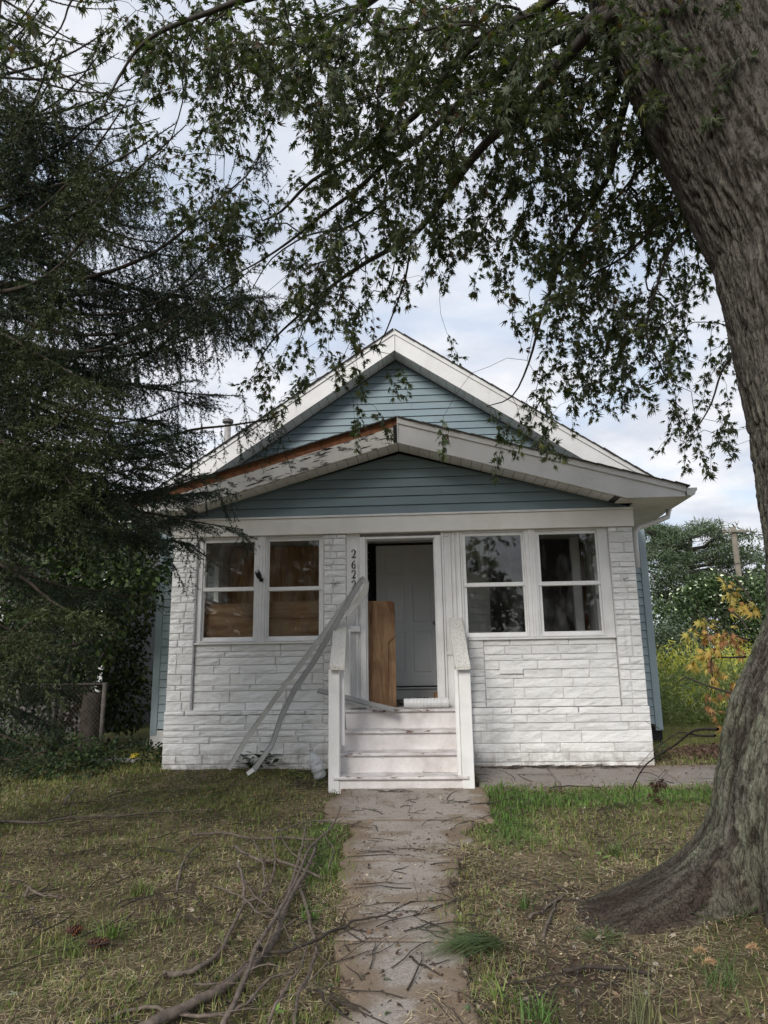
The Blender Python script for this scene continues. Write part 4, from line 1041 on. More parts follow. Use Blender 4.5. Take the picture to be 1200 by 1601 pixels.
# foliage density over the view, 50 photo pixels per cell
DM = ["220688899988899999999999", "340368989898799999899999", "003320889899999999998999", "000530640389989999989899",
      "000004600178998998988877", "000005640167899987898766", "000000775276887767988844", "000000677766658679999400",
      "000000013675300479888400", "000000006873300068987300", "000000006630002008987730", "000000003613200005884350",
      "000000001002000353130462", "000000000000010210000452"]
rf_ = np.random.RandomState(77)
cl = []
for r, row in enumerate(DM):
    for c, ch in enumerate(row):
        d = int(ch)
        if d == 0: continue
        lam = (d*(.90 if 2 <= r <= 8 and c < 15 else 1.02) if c >= 8 else d*.74) if d >= 4 else d*.6
        for _ in range(rf_.poisson(lam)):
            x = 50*c+rf_.uniform(0, 50); y = 50*r+rf_.uniform(0, 50)
            Y = 4.3+2.4*min(1, y/600.0)+rf_.normal(0, .45)
            if x < 350 and y < 300: Y = 4.6+.0016*y+rf_.normal(0, .25)
            Y = min(7.5, max(3.5, Y))
            cl.append(np.array(at(x, y, Y)))
n_view = len(cl)
for _ in range(300):                                   # crown above and round the frame
    a = rf_.uniform(0, 2*np.pi); rr_ = 5.2*math.sqrt(rf_.uniform(.02, 1)); 
    x = 1.9+rr_*math.cos(a); y = 4.1+rr_*math.sin(a)*.95; z = rf_.uniform(5.6, 10.5)-.12*rr_**1.5
    p = np.array([x, y, z]); q = project(p)
    if q[2] > .3 and -20 < q[0] < 1220 and -20 < q[1] < 1700: continue
    if y > 7.4: continue
    cl.append(p)
for k in range(6):                                     # heavy limbs up into the crown
    a = k*1.05+.3; T.limb([(2.0, 4.15, 6.6), (2.0+1.0*math.cos(a), 4.15+1.0*math.sin(a), 7.6), (2+2.4*math.cos(a), 4.15+2.4*math.sin(a), 8.4), (2+4*math.cos(a), 4.15+3.8*math.sin(a), 8.6)], .16, .03)
order = sorted(range(len(cl)), key=lambda i: np.linalg.norm(cl[i]-fork))
cap = 60000; NP = np.zeros((cap, 3)); nn = len(T.P); NP[:nn] = np.array(T.P)
twigs = []
for i in order:
    p = cl[i]
    d = NP[:nn]-p; dist = np.linalg.norm(d, axis=1)
    # favour growing away from the fork
    pen = dist + 0.35*np.maximum(0, np.linalg.norm(NP[:nn]-fork, axis=1)-np.linalg.norm(p-fork))
    j = int(np.argmin(pen)); q = NP[j]; L = np.linalg.norm(p-q)
    st = max(2, int(L/.16)); last = j
    side = rf_.normal(0, 1, 3)*.09*L
    for s_ in range(1, st+1):
        t = s_/st; w = q*(1-t)+p*t + side*math.sin(math.pi*t) + np.array([0, 0, .22*L*math.sin(math.pi*t)*.5]) + rf_.normal(0, .008, 3)
        last = T.node(w, last); NP[nn] = w; nn += 1
    dirv = (p-q)/max(L, 1e-6)
    dirv = dirv*.7+np.array([0, 0, -.55])+rf_.normal(0, .22, 3); dirv /= np.linalg.norm(dirv)
    e = p
    path = [p]
    for s_ in range(3):
        e = e+dirv*.11; dirv = dirv+np.array([0, 0, -.18]); dirv /= np.linalg.norm(dirv); last = T.node(e, last); path.append(e)
        NP[nn] = e; nn += 1
    twigs.append(path)
T.finish(.0022, .40)
lb = MB(); T.mesh(lb)
br = lb.build('branches', MAT['limb'], maple)
# leaf template: five pointed lobes, folded and drooping
def leaf_template():
    ang = [90, 66, 47, 24, 6, -28, -60, -90, -120, -152, 174, 156, 133, 114]
    rad = [1.0, .34, .82, .30, .66, .26, .42, .18, .42, .26, .66, .30, .82, .34]
    V = [(0, 0, 0)]
    for a, r in zip(ang, rad):
        x = r*math.cos(math.radians(a)); y = r*math.sin(math.radians(a)); V.append((x*.62, y*.62+.05, -.36*abs(x)-.38*max(0, y)**2*.8))
    n = len(ang); F = [(0, 1+(k+1) % n, 1+k) for k in range(n)]
    # petiole
    b = len(V); V += [(-.012, -.05, 0), (.012, -.05, 0), (0, -.62, .05)]; F.append((b, b+2, b+1))
    V = np.array(V); V[:, 1] += .62; return V, np.array(F)
LV, LF = leaf_template()
def rot_mats(n, rs_, down):
    """n rotation matrices whose +Y (leaf tip) points along the given directions with random roll"""
    y = down/np.linalg.norm(down, axis=1, keepdims=True)
    h = rs_.normal(0, 1, (n, 3)); h[:, 2] += 1.6
    z = h-(h*y).sum(1, keepdims=True)*y; z /= np.linalg.norm(z, axis=1, keepdims=True)
    x = np.cross(y, z); return np.stack([x, y, z], -1)
def leaves_from_twigs(twigs, per, size, rs_):
    P = []; D = []
    for path in twigs:
        path = np.array(path)
        for _ in range(per):
            t = rs_.uniform(0, len(path)-1); i = int(t); p = path[i]*(1-(t-i))+path[min(i+1, len(path)-1)]*(t-i)
            P.append(p); D.append((path[-1]-path[0])*.8/(np.linalg.norm(path[-1]-path[0])+1e-6)+rs_.normal(0, .75, 3)+np.array([0, 0, -.35]))
    P = np.array(P); D = np.array(D); n = len(P)
    return P, rot_mats(n, rs_, D), size*rs_.uniform(.65, 1.25, n)
def expand(P, R3, S, TV, TF):
    V = P[:, None, :] + np.einsum('nij,kj->nki', R3, TV)*S[:, None, None]
    F = TF[None]+(np.arange(len(P))*len(TV))[:, None, None]
    return V.reshape(-1, 3), F.reshape(-1, TF.shape[1])
def tints(n, rs_, cols, w, jit=.25):
    k = rs_.choice(len(cols), n, p=np.array(w)/sum(w)); c = np.array(cols)[k]
    return c*(1+rs_.uniform(-jit, jit, (n, 1)))
P_, R3, S_ = leaves_from_twigs(twigs, 24, .086, rf_)
R3[:, :, 0] *= rf_.uniform(.6, 1.05, (len(P_), 1)); R3[:, :, 2] *= rf_.uniform(-.3, 2.6, (len(P_), 1))
LC = tints(len(P_), rf_, [(.043, .060, .027), (.062, .078, .037), (.10, .112, .066), (.115, .125, .033), (.085, .052, .026)], [5, 4, 2.4, .8, .6])
pr_ = np.array([project(p) for p in P_])
inframe = (pr_[:, 0] > 10) & (pr_[:, 0] < 1190) & (pr_[:, 1] > 10) & (pr_[:, 1] < 1500) & (pr_[:, 2] > 0)
score = np.where(inframe, S_/np.maximum(pr_[:, 2], .1), -1); big = np.argsort(-score)[:300]
mask = np.ones(len(P_), bool); mask[big] = False
V, F = expand(P_[mask], R3[mask], S_[mask], LV, LF)
me = np_mesh('foliage', V, F, MAT['leaf'], tint=np.repeat(LC[mask], len(LV), 0))
fo = link('foliage', me, maple); fo['kind'] = 'stuff'
lm_ = []
for c in [(.043, .060, .027), (.062, .078, .037), (.10, .112, .066), (.115, .125, .033)]:
    lm_.append(np_mesh('leaf', LV, LF, MAT['leaf'], tint=np.tile(np.array(c), (len(LV), 1))))
mloc = maple.location
for i in big:
    o = bpy.data.objects.new('leaf', lm_[rf_.choice(4, p=[.45, .35, .15, .05])]); COL.objects.link(o); o.parent = maple
    M = Matrix([[*(R3[i][a]*S_[i]), P_[i][a]-mloc[a]] for a in range(3)]+[[0, 0, 0, 1]]); o.matrix_local = M
print('maple', len(cl), 'leaves', len(P_), 'nodes', len(T.P))

# ================================================================== THE SPRUCE
SPX = at(-125, 900, 5.6).x
spruce = empty('spruce_tree', (SPX, 5.6, 0), 'dark spruce with hanging needled branches filling the left side, in front of the house corner', 'tree')
m = MB(); zz = np.linspace(-.1, 10.5, 40)
m.tube([(SPX+.05*math.sin(z*1.1), 5.6+.04*math.cos(z*1.3), z) for z in zz], [.17*(1-z/11.5)+.02+.06*math.exp(-max(z, 0)/.25) for z in zz], 16)
m.build('trunk', MAT['bark'] if False else plain('spruce_bark', (.07, .052, .042), .95, var=.5, scale=14, bump=.8), spruce)
G = Tree()
def tr(z): return np.array([SPX, 5.6, z])
def sl(pts, Y0, Y1, r0=.022, r1=.004, z0=None):
    q = lin(pts, Y0, Y1); z = (q[0].z if z0 is None else z0)
    G.limb([tr(z), *q], r0, r1)
sl([(0, 194), (50, 190), (90, 178), (125, 160)], 5.2, 5.0)
sl([(0, 300), (60, 255), (105, 225), (150, 187), (215, 160)], 5.4, 5.1)
sl([(105, 225), (150, 222), (200, 205)], 5.3, 5.2, .006)
sl([(0, 150), (15, 145), (30, 165), (48, 178)], 5.0, 4.9)
sl([(0, 330), (80, 285), (150, 285), (200, 300), (260, 300)], 5.3, 5.6)
sl([(0, 445), (100, 440), (170, 425), (240, 395), (300, 350), (350, 305), (400, 255), (437, 155)], 5.4, 6.0, .026)
G.limb(lin([(350, 305), (365, 260), (374, 220)], 5.85, 5.85), .005, .003); G.limb(lin([(385, 272), (402, 245), (410, 215)], 5.9, 5.9), .005, .003); G.limb(lin([(330, 320), (335, 280), (337, 240)], 5.8, 5.8), .004, .002)
sl([(0, 580), (100, 560), (200, 520), (280, 450), (330, 400), (375, 370)], 5.3, 5.9)
sl([(60, 700), (150, 705), (240, 690), (300, 672), (360, 665), (420, 655), (447, 645)], 5.5, 6.6, .024)
sl([(0, 630), (100, 600), (200, 570), (300, 510), (370, 480), (412, 500)], 5.3, 6.2)
sl([(0, 760), (120, 790), (220, 800), (300, 815), (380, 828)], 5.3, 6.3)
sl([(0, 800), (120, 820), (220, 840), (290, 850), (340, 885)], 5.3, 6.1)
sl([(-100, 470), (0, 520), (70, 560), (140, 600)], 4.6, 4.2); sl([(-100, 640), (0, 690), (80, 725), (120, 770)], 4.5, 4.1)
sl([(-60, 860), (30, 900), (80, 940), (140, 970)], 4.8, 4.5); sl([(-60, 980), (30, 1010), (90, 1050)], 4.8, 4.6); sl([(0, 700), (120, 740), (200, 790), (260, 860)], 5.0, 5.2)
rsS = np.random.RandomState(12)
axis0 = np.array([SPX, 5.6])
SM_ = ["2000000000", "5210000000", "6742000001", "8765300021", "9997653043", "9999876551", "8998888850", "9989899950", "9999999940",
       "9999998830", "9999988320", "9999987640", "9999988885", "9999987642", "9999875541", "9998663220", "9994100000", "9971000000", "9950000000", "8730000000", "6400000000", "3100000000"]
def visd(p):
    x, y, zc = project(p)
    if zc < .3 or x < -20 or x > 1250 or y < -40 or y > 1620: return -1
    if 330 < x < 378 and 636 < y < 692: return 0
    c = int(max(0, x)//50); r = int((y-100)//50)
    if r < 0: return 0 if x > 60 else 2
    if r >= len(SM_): return 0
    if c > 9: return 0
    return int(SM_[r][c])
def bough(z, az, L):
    """one layered bough: level near the trunk, sagging, tip turned up"""
    e = np.array([math.cos(az), math.sin(az), 0]); n = 6; pts = []
    sag = rsS.uniform(.10, .26)*L; wob = rsS.normal(0, .05, 3)
    for i in range(n+1):
        t = i/n; pts.append(tr(z)+e*L*t+np.array([0, 0, -sag*math.sin(math.pi*t*.72)*1.1+.05*L*t**4])+wob*math.sin(3*t))
    keep = pts[:3]
    for q in pts[3:]:
        if visd(q) == 0 and q[2] < 4.6 or (visd(q) == 0 and project(q)[1] > 200): break
        keep.append(q)
    pts = keep
    G.limb(pts, .020*(L/2.5)+.003, .0035, sub=2)
for k in range(112):
    z = 1.25+7.4*(k/112)**.95+rsS.uniform(-.1, .1)
    az = rsS.normal(-.12, .62) if k % 5 else rsS.uniform(0, 6.28)
    L = (3.15 if z < 5.2 else 3.15-.62*(z-5.2))*rsS.uniform(.62, 1.06)
    bough(z, az, max(.8, L))
nl = len(G.P)
segs = []; nb_ = 0
def shoot(p, dv, L, hang, nk):
    droop = np.array([0, 0, -.16*L]); mid = p+dv*L*.5+droop*.3; e = p+dv*L+droop
    segs.append((p, mid)); segs.append((mid, e))
    nrm = (np.cross(dv, rsS.normal(0, 1, 3)) if hang else np.array([0, 0, 1.0])+rsS.normal(0, .2, 3)); nrm -= dv*np.dot(nrm, dv); nrm /= np.linalg.norm(nrm); sdv = np.cross(dv, nrm)
    for k in range(nk):
        t = .12+.78*k/nk; s_ = 1 if k % 2 else -1
        b = p+dv*L*t+droop*t*t; dd = dv*.75+sdv*s_*.68+nrm*rsS.normal(0, .10)+np.array([0, 0, -.10]); dd /= np.linalg.norm(dd)
        segs.append((b, b+dd*L*(.46-.30*t)*rsS.uniform(.75, 1.15)))
for i in range(nl):
    j = G.par[i]
    if j < 0: continue
    A_, B_ = G.P[j], G.P[i]; ax = B_-A_; ln = np.linalg.norm(ax)
    if ln < 1e-4: continue
    ax = ax/ln; r_ = np.linalg.norm((B_-tr(0))[:2])
    if G.r[i] < .012:                                      # needles straight on the young wood
        if visd(B_) != 0 or B_[2] > 2.6: segs.append((A_, B_))
    if r_ < .5: continue
    side = np.cross(ax, [0, 0, 1.0]); side /= np.linalg.norm(side)+1e-9
    n_ = max(1, int(ln/.072+rsS.rand()))
    for q in range(n_):
        p = A_+ax*ln*(q+rsS.rand())/n_
        for sg in (-1, 1):
            hang = rsS.rand() < (.60 if p[2] > 3.3 else .25)
            L = rsS.uniform(.24, .50) if hang else rsS.uniform(.20, .40)
            if hang: dv = side*sg*.28+ax*.22+np.array([0, 0, -1.0])+rsS.normal(0, .13, 3)
            else: dv = side*sg*.80+ax*.85+np.array([0, 0, -.22])+rsS.normal(0, .14, 3)
            dv /= np.linalg.norm(dv); d = visd(p+dv*L*.6)
            if d < 0:
                if rsS.rand() > .26: continue
            elif rsS.rand() > (1.0 if d >= 8 else d/6.5): continue
            shoot(p, dv, L, hang, 5 if hang else 7); nb_ += 1
G.finish(.0026, .42)
gm = MB(); G.mesh(gm); gm.build('branches', plain('spruce_twig', (.050, .038, .030), .95, var=.4, scale=25, bump=.5), spruce)
S0 = np.array([a for a, b in segs]); S1 = np.array([b for a, b in segs]); SL = np.linalg.norm(S1-S0, axis=1)
NPM = min(240.0, 600000.0/SL.sum()); print('shoots', nb_, 'length', SL.sum())
cnt = np.maximum(3, (SL*NPM).astype(int)); idx = np.repeat(np.arange(len(segs)), cnt); n = len(idx)
t = rsS.uniform(0, 1.04, (n, 1)); base = S0[idx]*(1-t)+S1[idx]*t; ax = (S1-S0)[idx]/SL[idx][:, None]
rv = rsS.normal(0, 1, (n, 3)); rv -= (rv*ax).sum(1, keepdims=True)*ax; rv /= np.linalg.norm(rv, axis=1, keepdims=True)
nd = ax*.75+rv*.85; nd /= np.linalg.norm(nd, axis=1, keepdims=True); nlen = rsS.uniform(.016, .030, (n, 1))*1.2
wv = np.cross(nd, rsS.normal(0, 1, (n, 3))); wv /= np.linalg.norm(wv, axis=1, keepdims=True)
V = np.empty((n, 3, 3)); V[:, 0] = base-wv*.0040; V[:, 1] = base+wv*.0040; V[:, 2] = base+nd*nlen
segc = tints(len(segs), rsS, [(.015, .031, .018), (.023, .042, .021), (.042, .062, .024), (.050, .037, .020)], [6, 5, 1.5, .25])
yg = np.clip((4.9-S0[:, 1])/.7, 0, 1)[:, None]; segc = segc*(1-.7*yg)+np.array([.050, .065, .016])*.7*yg
me = np_mesh('needles', V.reshape(-1, 3), np.arange(3*n).reshape(-1, 3), MAT['needle'], tint=np.repeat(segc[idx], 3, 0))
no = link('needles', me, spruce); no['kind'] = 'stuff'
# thin twig cores
V = []; 
core = np.arange(len(segs)); a = S0[core]; b = S1[core]; w = np.cross(b-a, rsS.normal(0, 1, a.shape)); w /= np.linalg.norm(w, axis=1, keepdims=True)+1e-9
w2 = np.cross(b-a, w); w2 /= np.linalg.norm(w2, axis=1, keepdims=True)+1e-9
c3 = [a+w*.0022, a-w*.0011+w2*.0019, a-w*.0011-w2*.0019, b]; VV = np.stack(c3, 1).reshape(-1, 3); k4 = np.arange(len(a))*4
FF = np.concatenate([np.stack([k4, k4+1, k4+3], -1), np.stack([k4+1, k4+2, k4+3], -1), np.stack([k4+2, k4, k4+3], -1)])
so = link('shoots', np_mesh('shoots', VV, FF, plain('spruce_shoot', (.035, .028, .020), .9, var=.3)), spruce); so['kind'] = 'stuff'
print('spruce needles', n, 'segs', len(segs))
# ================================================================== other plants and the background
rb_ = np.random.RandomState(31)
SV = np.array([(0, 0, 0), (.30, .45, -.05), (0, 1.0, -.12), (-.30, .45, -.05)]); SF = np.array([(0, 1, 2, 3)])
def leaf_cloud(lobes, n, size, cols, w, rs_, TV=SV, TF=SF, shell=.55):
    """lobes: (cx,cy,cz,rx,ry,rz); leaves lie mostly in an uneven outer shell of each lobe"""
    L = np.array(lobes, float); vol = L[:, 3]*L[:, 4]+L[:, 4]*L[:, 5]+L[:, 3]*L[:, 5]; k = rs_.choice(len(L), n, p=vol/vol.sum())
    d = rs_.normal(0, 1, (n, 3)); d /= np.linalg.norm(d, axis=1, keepdims=True)
    lump = fbm(d[:, 0]*2.2+k*3.1, d[:, 1]*2.2, d[:, 2]*2.2, 3, 5)
    r = (shell+(1-shell)*rs_.uniform(0, 1, n)**.6)*(.62+.75*lump)
    P = L[k, :3]+d*r[:, None]*L[k, 3:]
    dirs = d*.8+rs_.normal(0, .7, (n, 3))+np.array([0, 0, -.3])
    R = rot_mats(n, rs_, dirs); S = size*rs_.uniform(.6, 1.3, n)
    V, F = expand(P, R, S, TV, TF)
    # leaf colour varies clump by clump
    cc = fbm(P[:, 0]*1.1/size*.12, P[:, 1]*1.1/size*.12, P[:, 2]*1.1/size*.12, 2, 17)
    c = tints(n, rs_, cols, w)*(.65+.7*cc[:, None])
    return V, F, np.repeat(c, len(TV), 0)
def bush(name, loc, lobes, n, size, cols, w, label, cat, stems=6, parts=True, group=None, mat='shrub', seed=1, r=.02, blossoms=None):
    rs_ = np.random.RandomState(seed)
    root = empty(name, loc, label, cat, group); loc = Vector(loc)
    L = [(loc.x+a, loc.y+b, loc.z+c, d, e, f) for a, b, c, d, e, f in lobes]
    V, F, C_ = leaf_cloud(L, n, size, cols, w, rs_)
    fo = link('foliage', np_mesh('foliage', V, F, MAT[mat], tint=C_), root); fo['kind'] = 'stuff'
    m = MB()
    for k in range(stems):
        l = L[rs_.randint(len(L))]; a = rs_.uniform(0, 6.28)
        tgt = Vector((l[0]+.4*l[3]*math.cos(a), l[1]+.4*l[4]*math.sin(a), l[2]+.3*l[5]))
        b = Vector((loc.x+rs_.normal(0, r*2), loc.y+rs_.normal(0, r*2), loc.z-.1)); mid = b.lerp(tgt, .5)+Vector((rs_.normal(0, .08), rs_.normal(0, .08), .1))*l[5]
        m.tube([b, b.lerp(mid, .5)+Vector((0, 0, .03)), mid, tgt], [r, r*.8, r*.55, r*.2], 6)
    m.build('stems', MAT['limb'], root)
    if blossoms:
        Vb, Fb, Cb = leaf_cloud([(a, b, c+f*.12, d*1.02, e*1.02, f) for a, b, c, d, e, f in L], blossoms[0], size*.8, blossoms[1], [1]*len(blossoms[1]), rs_, shell=.9)
        o = link('blossoms', np_mesh('blossoms', Vb, Fb, MAT['litter'], tint=Cb), root); o['kind'] = 'stuff'
    return root
GD = [(.05, .08, .032), (.075, .11, .038), (.105, .14, .05), (.035, .055, .025)]
# --- left side: thicket between the house corner and the fence
def wl(x, y, Y): p = at(x, y, Y); return p
bush('viburnum_shrub', (wl(148, 1180, 11.2).x, 11.2, .14), [(0, 0, 1.25, .75, .6, .9), (.1, 0, 2.1, .75, .6, .8), (-.5, .1, 1.7, .7, .6, .9), (.35, .1, .7, .45, .4, .6), (.15, 0, 2.85, .55, .5, .55)], 9000, .085, GD, [3, 4, 2.4, 3],
     'tall leafy green shrub growing beside the left corner of the house', 'shrub', 9, seed=3)
bush('dark_shrub', (wl(80, 1180, 9.6).x, 9.6, .14), [(0, 0, 1.9, .95, .8, .9), (.7, .2, 2.6, .8, .7, .7), (-.7, 0, 2.3, .8, .7, .9), (.2, 0, 3.2, .9, .7, .6)], 8000, .09, [(.035, .06, .018), (.06, .09, .025), (.02, .035, .014)], [3, 2.5, 3],
     'tall open yellowish green shrub behind the spruce, farther left than the corner shrub', 'shrub', 7, seed=5, r=.035)
bush('lilac_shrub', (wl(-30, 1200, 9.9).x, 9.9, .14), [(0, 0, 1.3, 1.0, .6, 1.1), (.9, .1, 1.0, .6, .5, .8), (-1.2, 0, 1.5, 1.0, .6, 1.2)], 8000, .08, [(.03, .05, .02), (.05, .075, .028), (.02, .034, .015)], [3, 2, 3],
     'dark leafy shrub at the left edge of the yard behind the chain link fence', 'shrub', 6, seed=6, r=.03)
bush('ground_creeper', (wl(60, 1200, 8.6).x, 8.6, .12), [(0, 0, .15, .9, .5, .34), (1.0, .3, .10, .7, .4, .25), (-1.1, .2, .2, .9, .5, .42), (.5, -.3, .05, .6, .3, .2)], 7000, .055, [(.028, .05, .02), (.045, .07, .025), (.02, .032, .015)], [3, 2, 3],
     'low tangle of dark green creeper at the foot of the chain link fence', 'creeper', 5, seed=7, r=.01)
# chain link fence
FYY = 9.15
MAT['rustp'] = plain('dull_rusty_steel', (.085, .075, .065), .8, var=.4)
fx0, fx1 = -9.5, at(160, 1150, FYY).x
fence = empty('chain_link_fence', ((fx0+fx1)/2, FYY, .14), 'rusty grey chain link fence in shade left of the house', 'fence')
for xp in (22, 80, 158):
    x = at(xp, 1150, FYY).x; MB().tube([(x, FYY, .05), (x, FYY, 1.15)], .028, 10).build('post', MAT['rustp'], fence)
MB().tube([(-8.2, FYY, .05), (-8.2, FYY, 1.15)], .028, 10).build('post', MAT['rustp'], fence)
MB().tube([(fx0, FYY, 1.13), (fx1+.02, FYY, 1.13)], .018, 8).build('top_rail', MAT['rustp'], fence)
m = MB(); s_ = .062; n = int((fx1-fx0)/s_)
for k in range(-16, n):
    for sg in (1, -1):
        x0 = fx0+k*s_; pts = [(x0, .16), (x0+.95, 1.11)] if sg > 0 else [(x0+.95, .16), (x0, 1.11)]
        (xa, za), (xb, zb_) = pts
        for (xx, lim) in ((fx0, 0), (fx1, 1)):
            pass
        def clip(xa, za, xb, zb_):
            if xa > xb: xa, za, xb, zb_ = xb, zb_, xa, za
            if xb < fx0 or xa > fx1: return None
            if xa < fx0: za = za+(zb_-za)*(fx0-xa)/(xb-xa); xa = fx0
            if xb > fx1: zb_ = za+(zb_-za)*(fx1-xa)/(xb-xa); xb = fx1
            return xa, za, xb, zb_
        r = clip(xa, za, xb, zb_)
        if r: m.tube([(r[0], FYY-.004*sg, r[1]), (r[2], FYY-.004*sg, r[3])], .0021, 3, cap=False)
MAT['rust'] = plain('rusty_wire', (.10, .085, .07), .8, var=.3)
m.build('wire_mesh', MAT['rust'], fence)
# old stump post and shaded things beside it
q = at(135, 1180, 9.5)
m = MB(); m.tube([(q.x, 9.5, .1), (q.x+.01, 9.5, .45), (q.x-.01, 9.52, .8), (q.x+.02, 9.5, 1.0)], [.15, .12, .115, .11], 14)
tag(m.build('tree_stump', plain('grey_weathered_stump', (.05, .042, .035), .95, var=.5, scale=12, bump=.8)), 'upright grey weathered stump beside the end of the chain link fence', 'stump')
# neighbour's house beyond the fence
nh = empty('neighbour_house', (-8.6, 13.5, .145), 'dark sided neighbouring house with white trim, mostly hidden behind the shrubs at far left', 'house')
nw = MB().box(-12.8, -6.1, 13.0, 20, .0, 3.4).build('wall', MAT['siding_dark'], nh)
for k in range(26): lap_board(-12.8, -6.1, .35+k*.118, .35+k*.118+.117, 12.985, MAT['siding_dark'], nw)
m = MB(); m.bbox(-6.2, -6.08, 12.94, 13.1, 0, 3.4, .004); m.build('corner_board', MAT['white'], nh)
MB().prism([(-13.2, 3.35), (-5.7, 3.35), (-9.45, 5.6)], 12.6, 20.4).build('roof', MAT['shingle'], nh)
wf = MB().bbox(-9.2, -8.1, 12.93, 12.975, 1.2, 2.6, .01).build('window', MAT['white'], nh); MB().box(-9.1, -8.2, 12.92, 12.929, 1.3, 2.5).build('pane', MAT['glass'], wf)
MB().box(-9.1, -8.2, 12.9295, 12.9298, 1.3, 2.5).build('dark_backing', MAT['dark'], wf)  # near-black sheet stands in for the unlit room behind the pane
# little yellow flower pot thing left of the house corner
# board lying on the ground by the shrub
a = at(140, 1182, 9.3); MB()
m = MB().quad_slab((a.x, 9.15, .16), (a.x+.75, 8.95, .17), (a.x+.78, 9.1, .17), (a.x+.03, 9.3, .16), (0, 0, .035)); tag(m.build('old_plank', MAT['strip_dark']), 'short weathered plank on the ground before the shrub left of the house', 'plank')
m = MB(); q = at(210, 1180, 9.2); m.tube([(q.x, 9.2, .14), (q.x, 9.2, .145), (q.x, 9.2, .25), (q.x, 9.2, .252)], [.03, .055, .075, .05], 14); tag(m.build('plant_pot', plain('yellow_plastic', (.42, .33, .02), .5)), 'small yellow plastic pot on the ground in the shade left of the house', 'pot')

# --- right side background
def pine(loc, lab):
    root = empty('pine_tree', loc, lab, 'tree'); rs_ = np.random.RandomState(8); loc = Vector(loc)
    m = MB(); top = Vector((loc.x+.3, loc.y, 7.4))
    m.tube([loc-Vector((0, 0, .3)), loc+Vector((.2, 0, 3)), loc+Vector((-.1, 0, 5)), top], [.42, .34, .22, .06], 10)
    m.build('trunk', MAT['limb'], root)
    bm_ = MB(); lobes = []
    for k in range(46):
        z = 3.0+4.1*(k/46)**.9; a = rs_.uniform(0, 6.28); L = rs_.uniform(1.4, 4.6)*(1-.35*((z-3.0)/4.4))
        s0 = loc+Vector((0, 0, z)); e = s0+Vector((math.cos(a)*L, math.sin(a)*L*.8, .10*L+rs_.uniform(0, .6)))
        bm_.tube([s0, s0.lerp(e, .5)+Vector((0, 0, -.15)), e], [.10, .06, .02], 5)
        for q in range(3):
            c = s0.lerp(e, rs_.uniform(.5, 1.05)); lobes.append((c.x+rs_.normal(0, .2), c.y+rs_.normal(0, .2), c.z+.1+rs_.normal(0, .12), rs_.uniform(.55, 1.05), rs_.uniform(.5, .9), rs_.uniform(.22, .42)))
    bm_.build('branches', MAT['limb'], root)
    TVn = np.array([(-.05, 0, 0), (.05, 0, 0), (0, 1.0, 0)]); 
    V, F, C_ = leaf_cloud(lobes, 26000, .24, [(.105, .145, .085), (.14, .18, .11), (.065, .095, .058)], [3, 3, 2], rs_, TV=TVn*np.array([2.2, 1, 1]), TF=np.array([(0, 1, 2)]), shell=.1)
    fo = link('foliage', np_mesh('foliage', V, F, MAT['shrub'], tint=C_), root); fo['kind'] = 'stuff'
p = at(1085, 1060, 34.0)
pine((p.x+.3, 34.0, .14), 'spreading pine with tiered grey green foliage beyond the field, right of the house')
p = at(1118, 1060, 24)
bush('flowering_shrub', (p.x, 24.0, .14), [(0, 0, 2.2, 1.6, 1.3, 1.5), (-1.6, .2, 1.9, 1.2, 1.1, 1.2), (1.6, .2, 2.5, 1.5, 1.2, 1.5), (.4, 0, 3.2, 1.2, 1.0, .8), (3.2, 0, 2.0, 1.6, 1.3, 1.6), (-.6, -.4, 1.0, 2.0, 1.0, 1.0)], 22000, .14, [(.06, .10, .038), (.09, .135, .05), (.04, .065, .03)], [3, 2.4, 3],
     'big rounded green shrub topped with small white blossoms, in front of the pine', 'shrub', 8, seed=13, r=.06, blossoms=(1500, [(.50, .55, .38), (.34, .42, .22)]))
p = at(1035, 1080, 21)
bush('grey_green_shrub', (p.x, 21.0, .14), [(0, 0, 1.1, .9, .8, 1.0), (.6, .2, 1.5, .8, .7, .9), (-.6, .1, 1.3, .7, .7, .9), (.2, 0, .6, 1.1, .8, .6)], 8000, .11, [(.085, .11, .075), (.06, .085, .05), (.12, .14, .10)], [3, 3, 1.5],
     'soft grey green shrub between the blue house corner and the white flowering shrub', 'shrub', 6, seed=15, r=.03)
for k, (xx, Y, sc, lab) in enumerate(((-13, 30, 1.2, 'broad dark green tree beyond the far left corner of the neighbouring house'), (22, 40, 1.3, 'round green tree in the distance right of the utility pole'), (30, 33, 1.1, 'low bushy tree at the far right edge of the field'), (-26, 34, 1.2, 'bushy tree far left beyond the yards'))):
    bush('background_tree', (xx, Y, .14), [(0, 0, 3.6*sc, 2.6*sc, 2.2*sc, 2.4*sc), (1.8*sc, 0, 2.8*sc, 2*sc, 1.8*sc, 2*sc), (-1.9*sc, 0, 3.0*sc, 2*sc, 1.8*sc, 2*sc), (.2, 0, 5.2*sc, 1.8*sc, 1.6*sc, 1.5*sc)], 4500, .42, GD, [3, 3, 2, 2], lab, 'tree', 6, seed=40+k, r=.16)
# trees across the street behind the photographer, seen in the window glass
for k, (xx, Y, lab) in enumerate(((-7, -19, 'street tree behind the camera, left of the walk'), (1.5, -23, 'street tree behind the camera, straight across from the door'), (10, -20, 'street tree behind the camera, right of the walk'))):
    bush('street_tree', (xx, Y, 0), [(0, 0, 5, 3.0, 2.5, 3), (2.3, 0, 4, 2.2, 2, 2.2), (-2.3, 0, 4.2, 2.2, 2, 2.2)], 2500, .6, GD, [3, 3, 2, 2], lab, 'tree', 5, seed=60+k, r=.2)
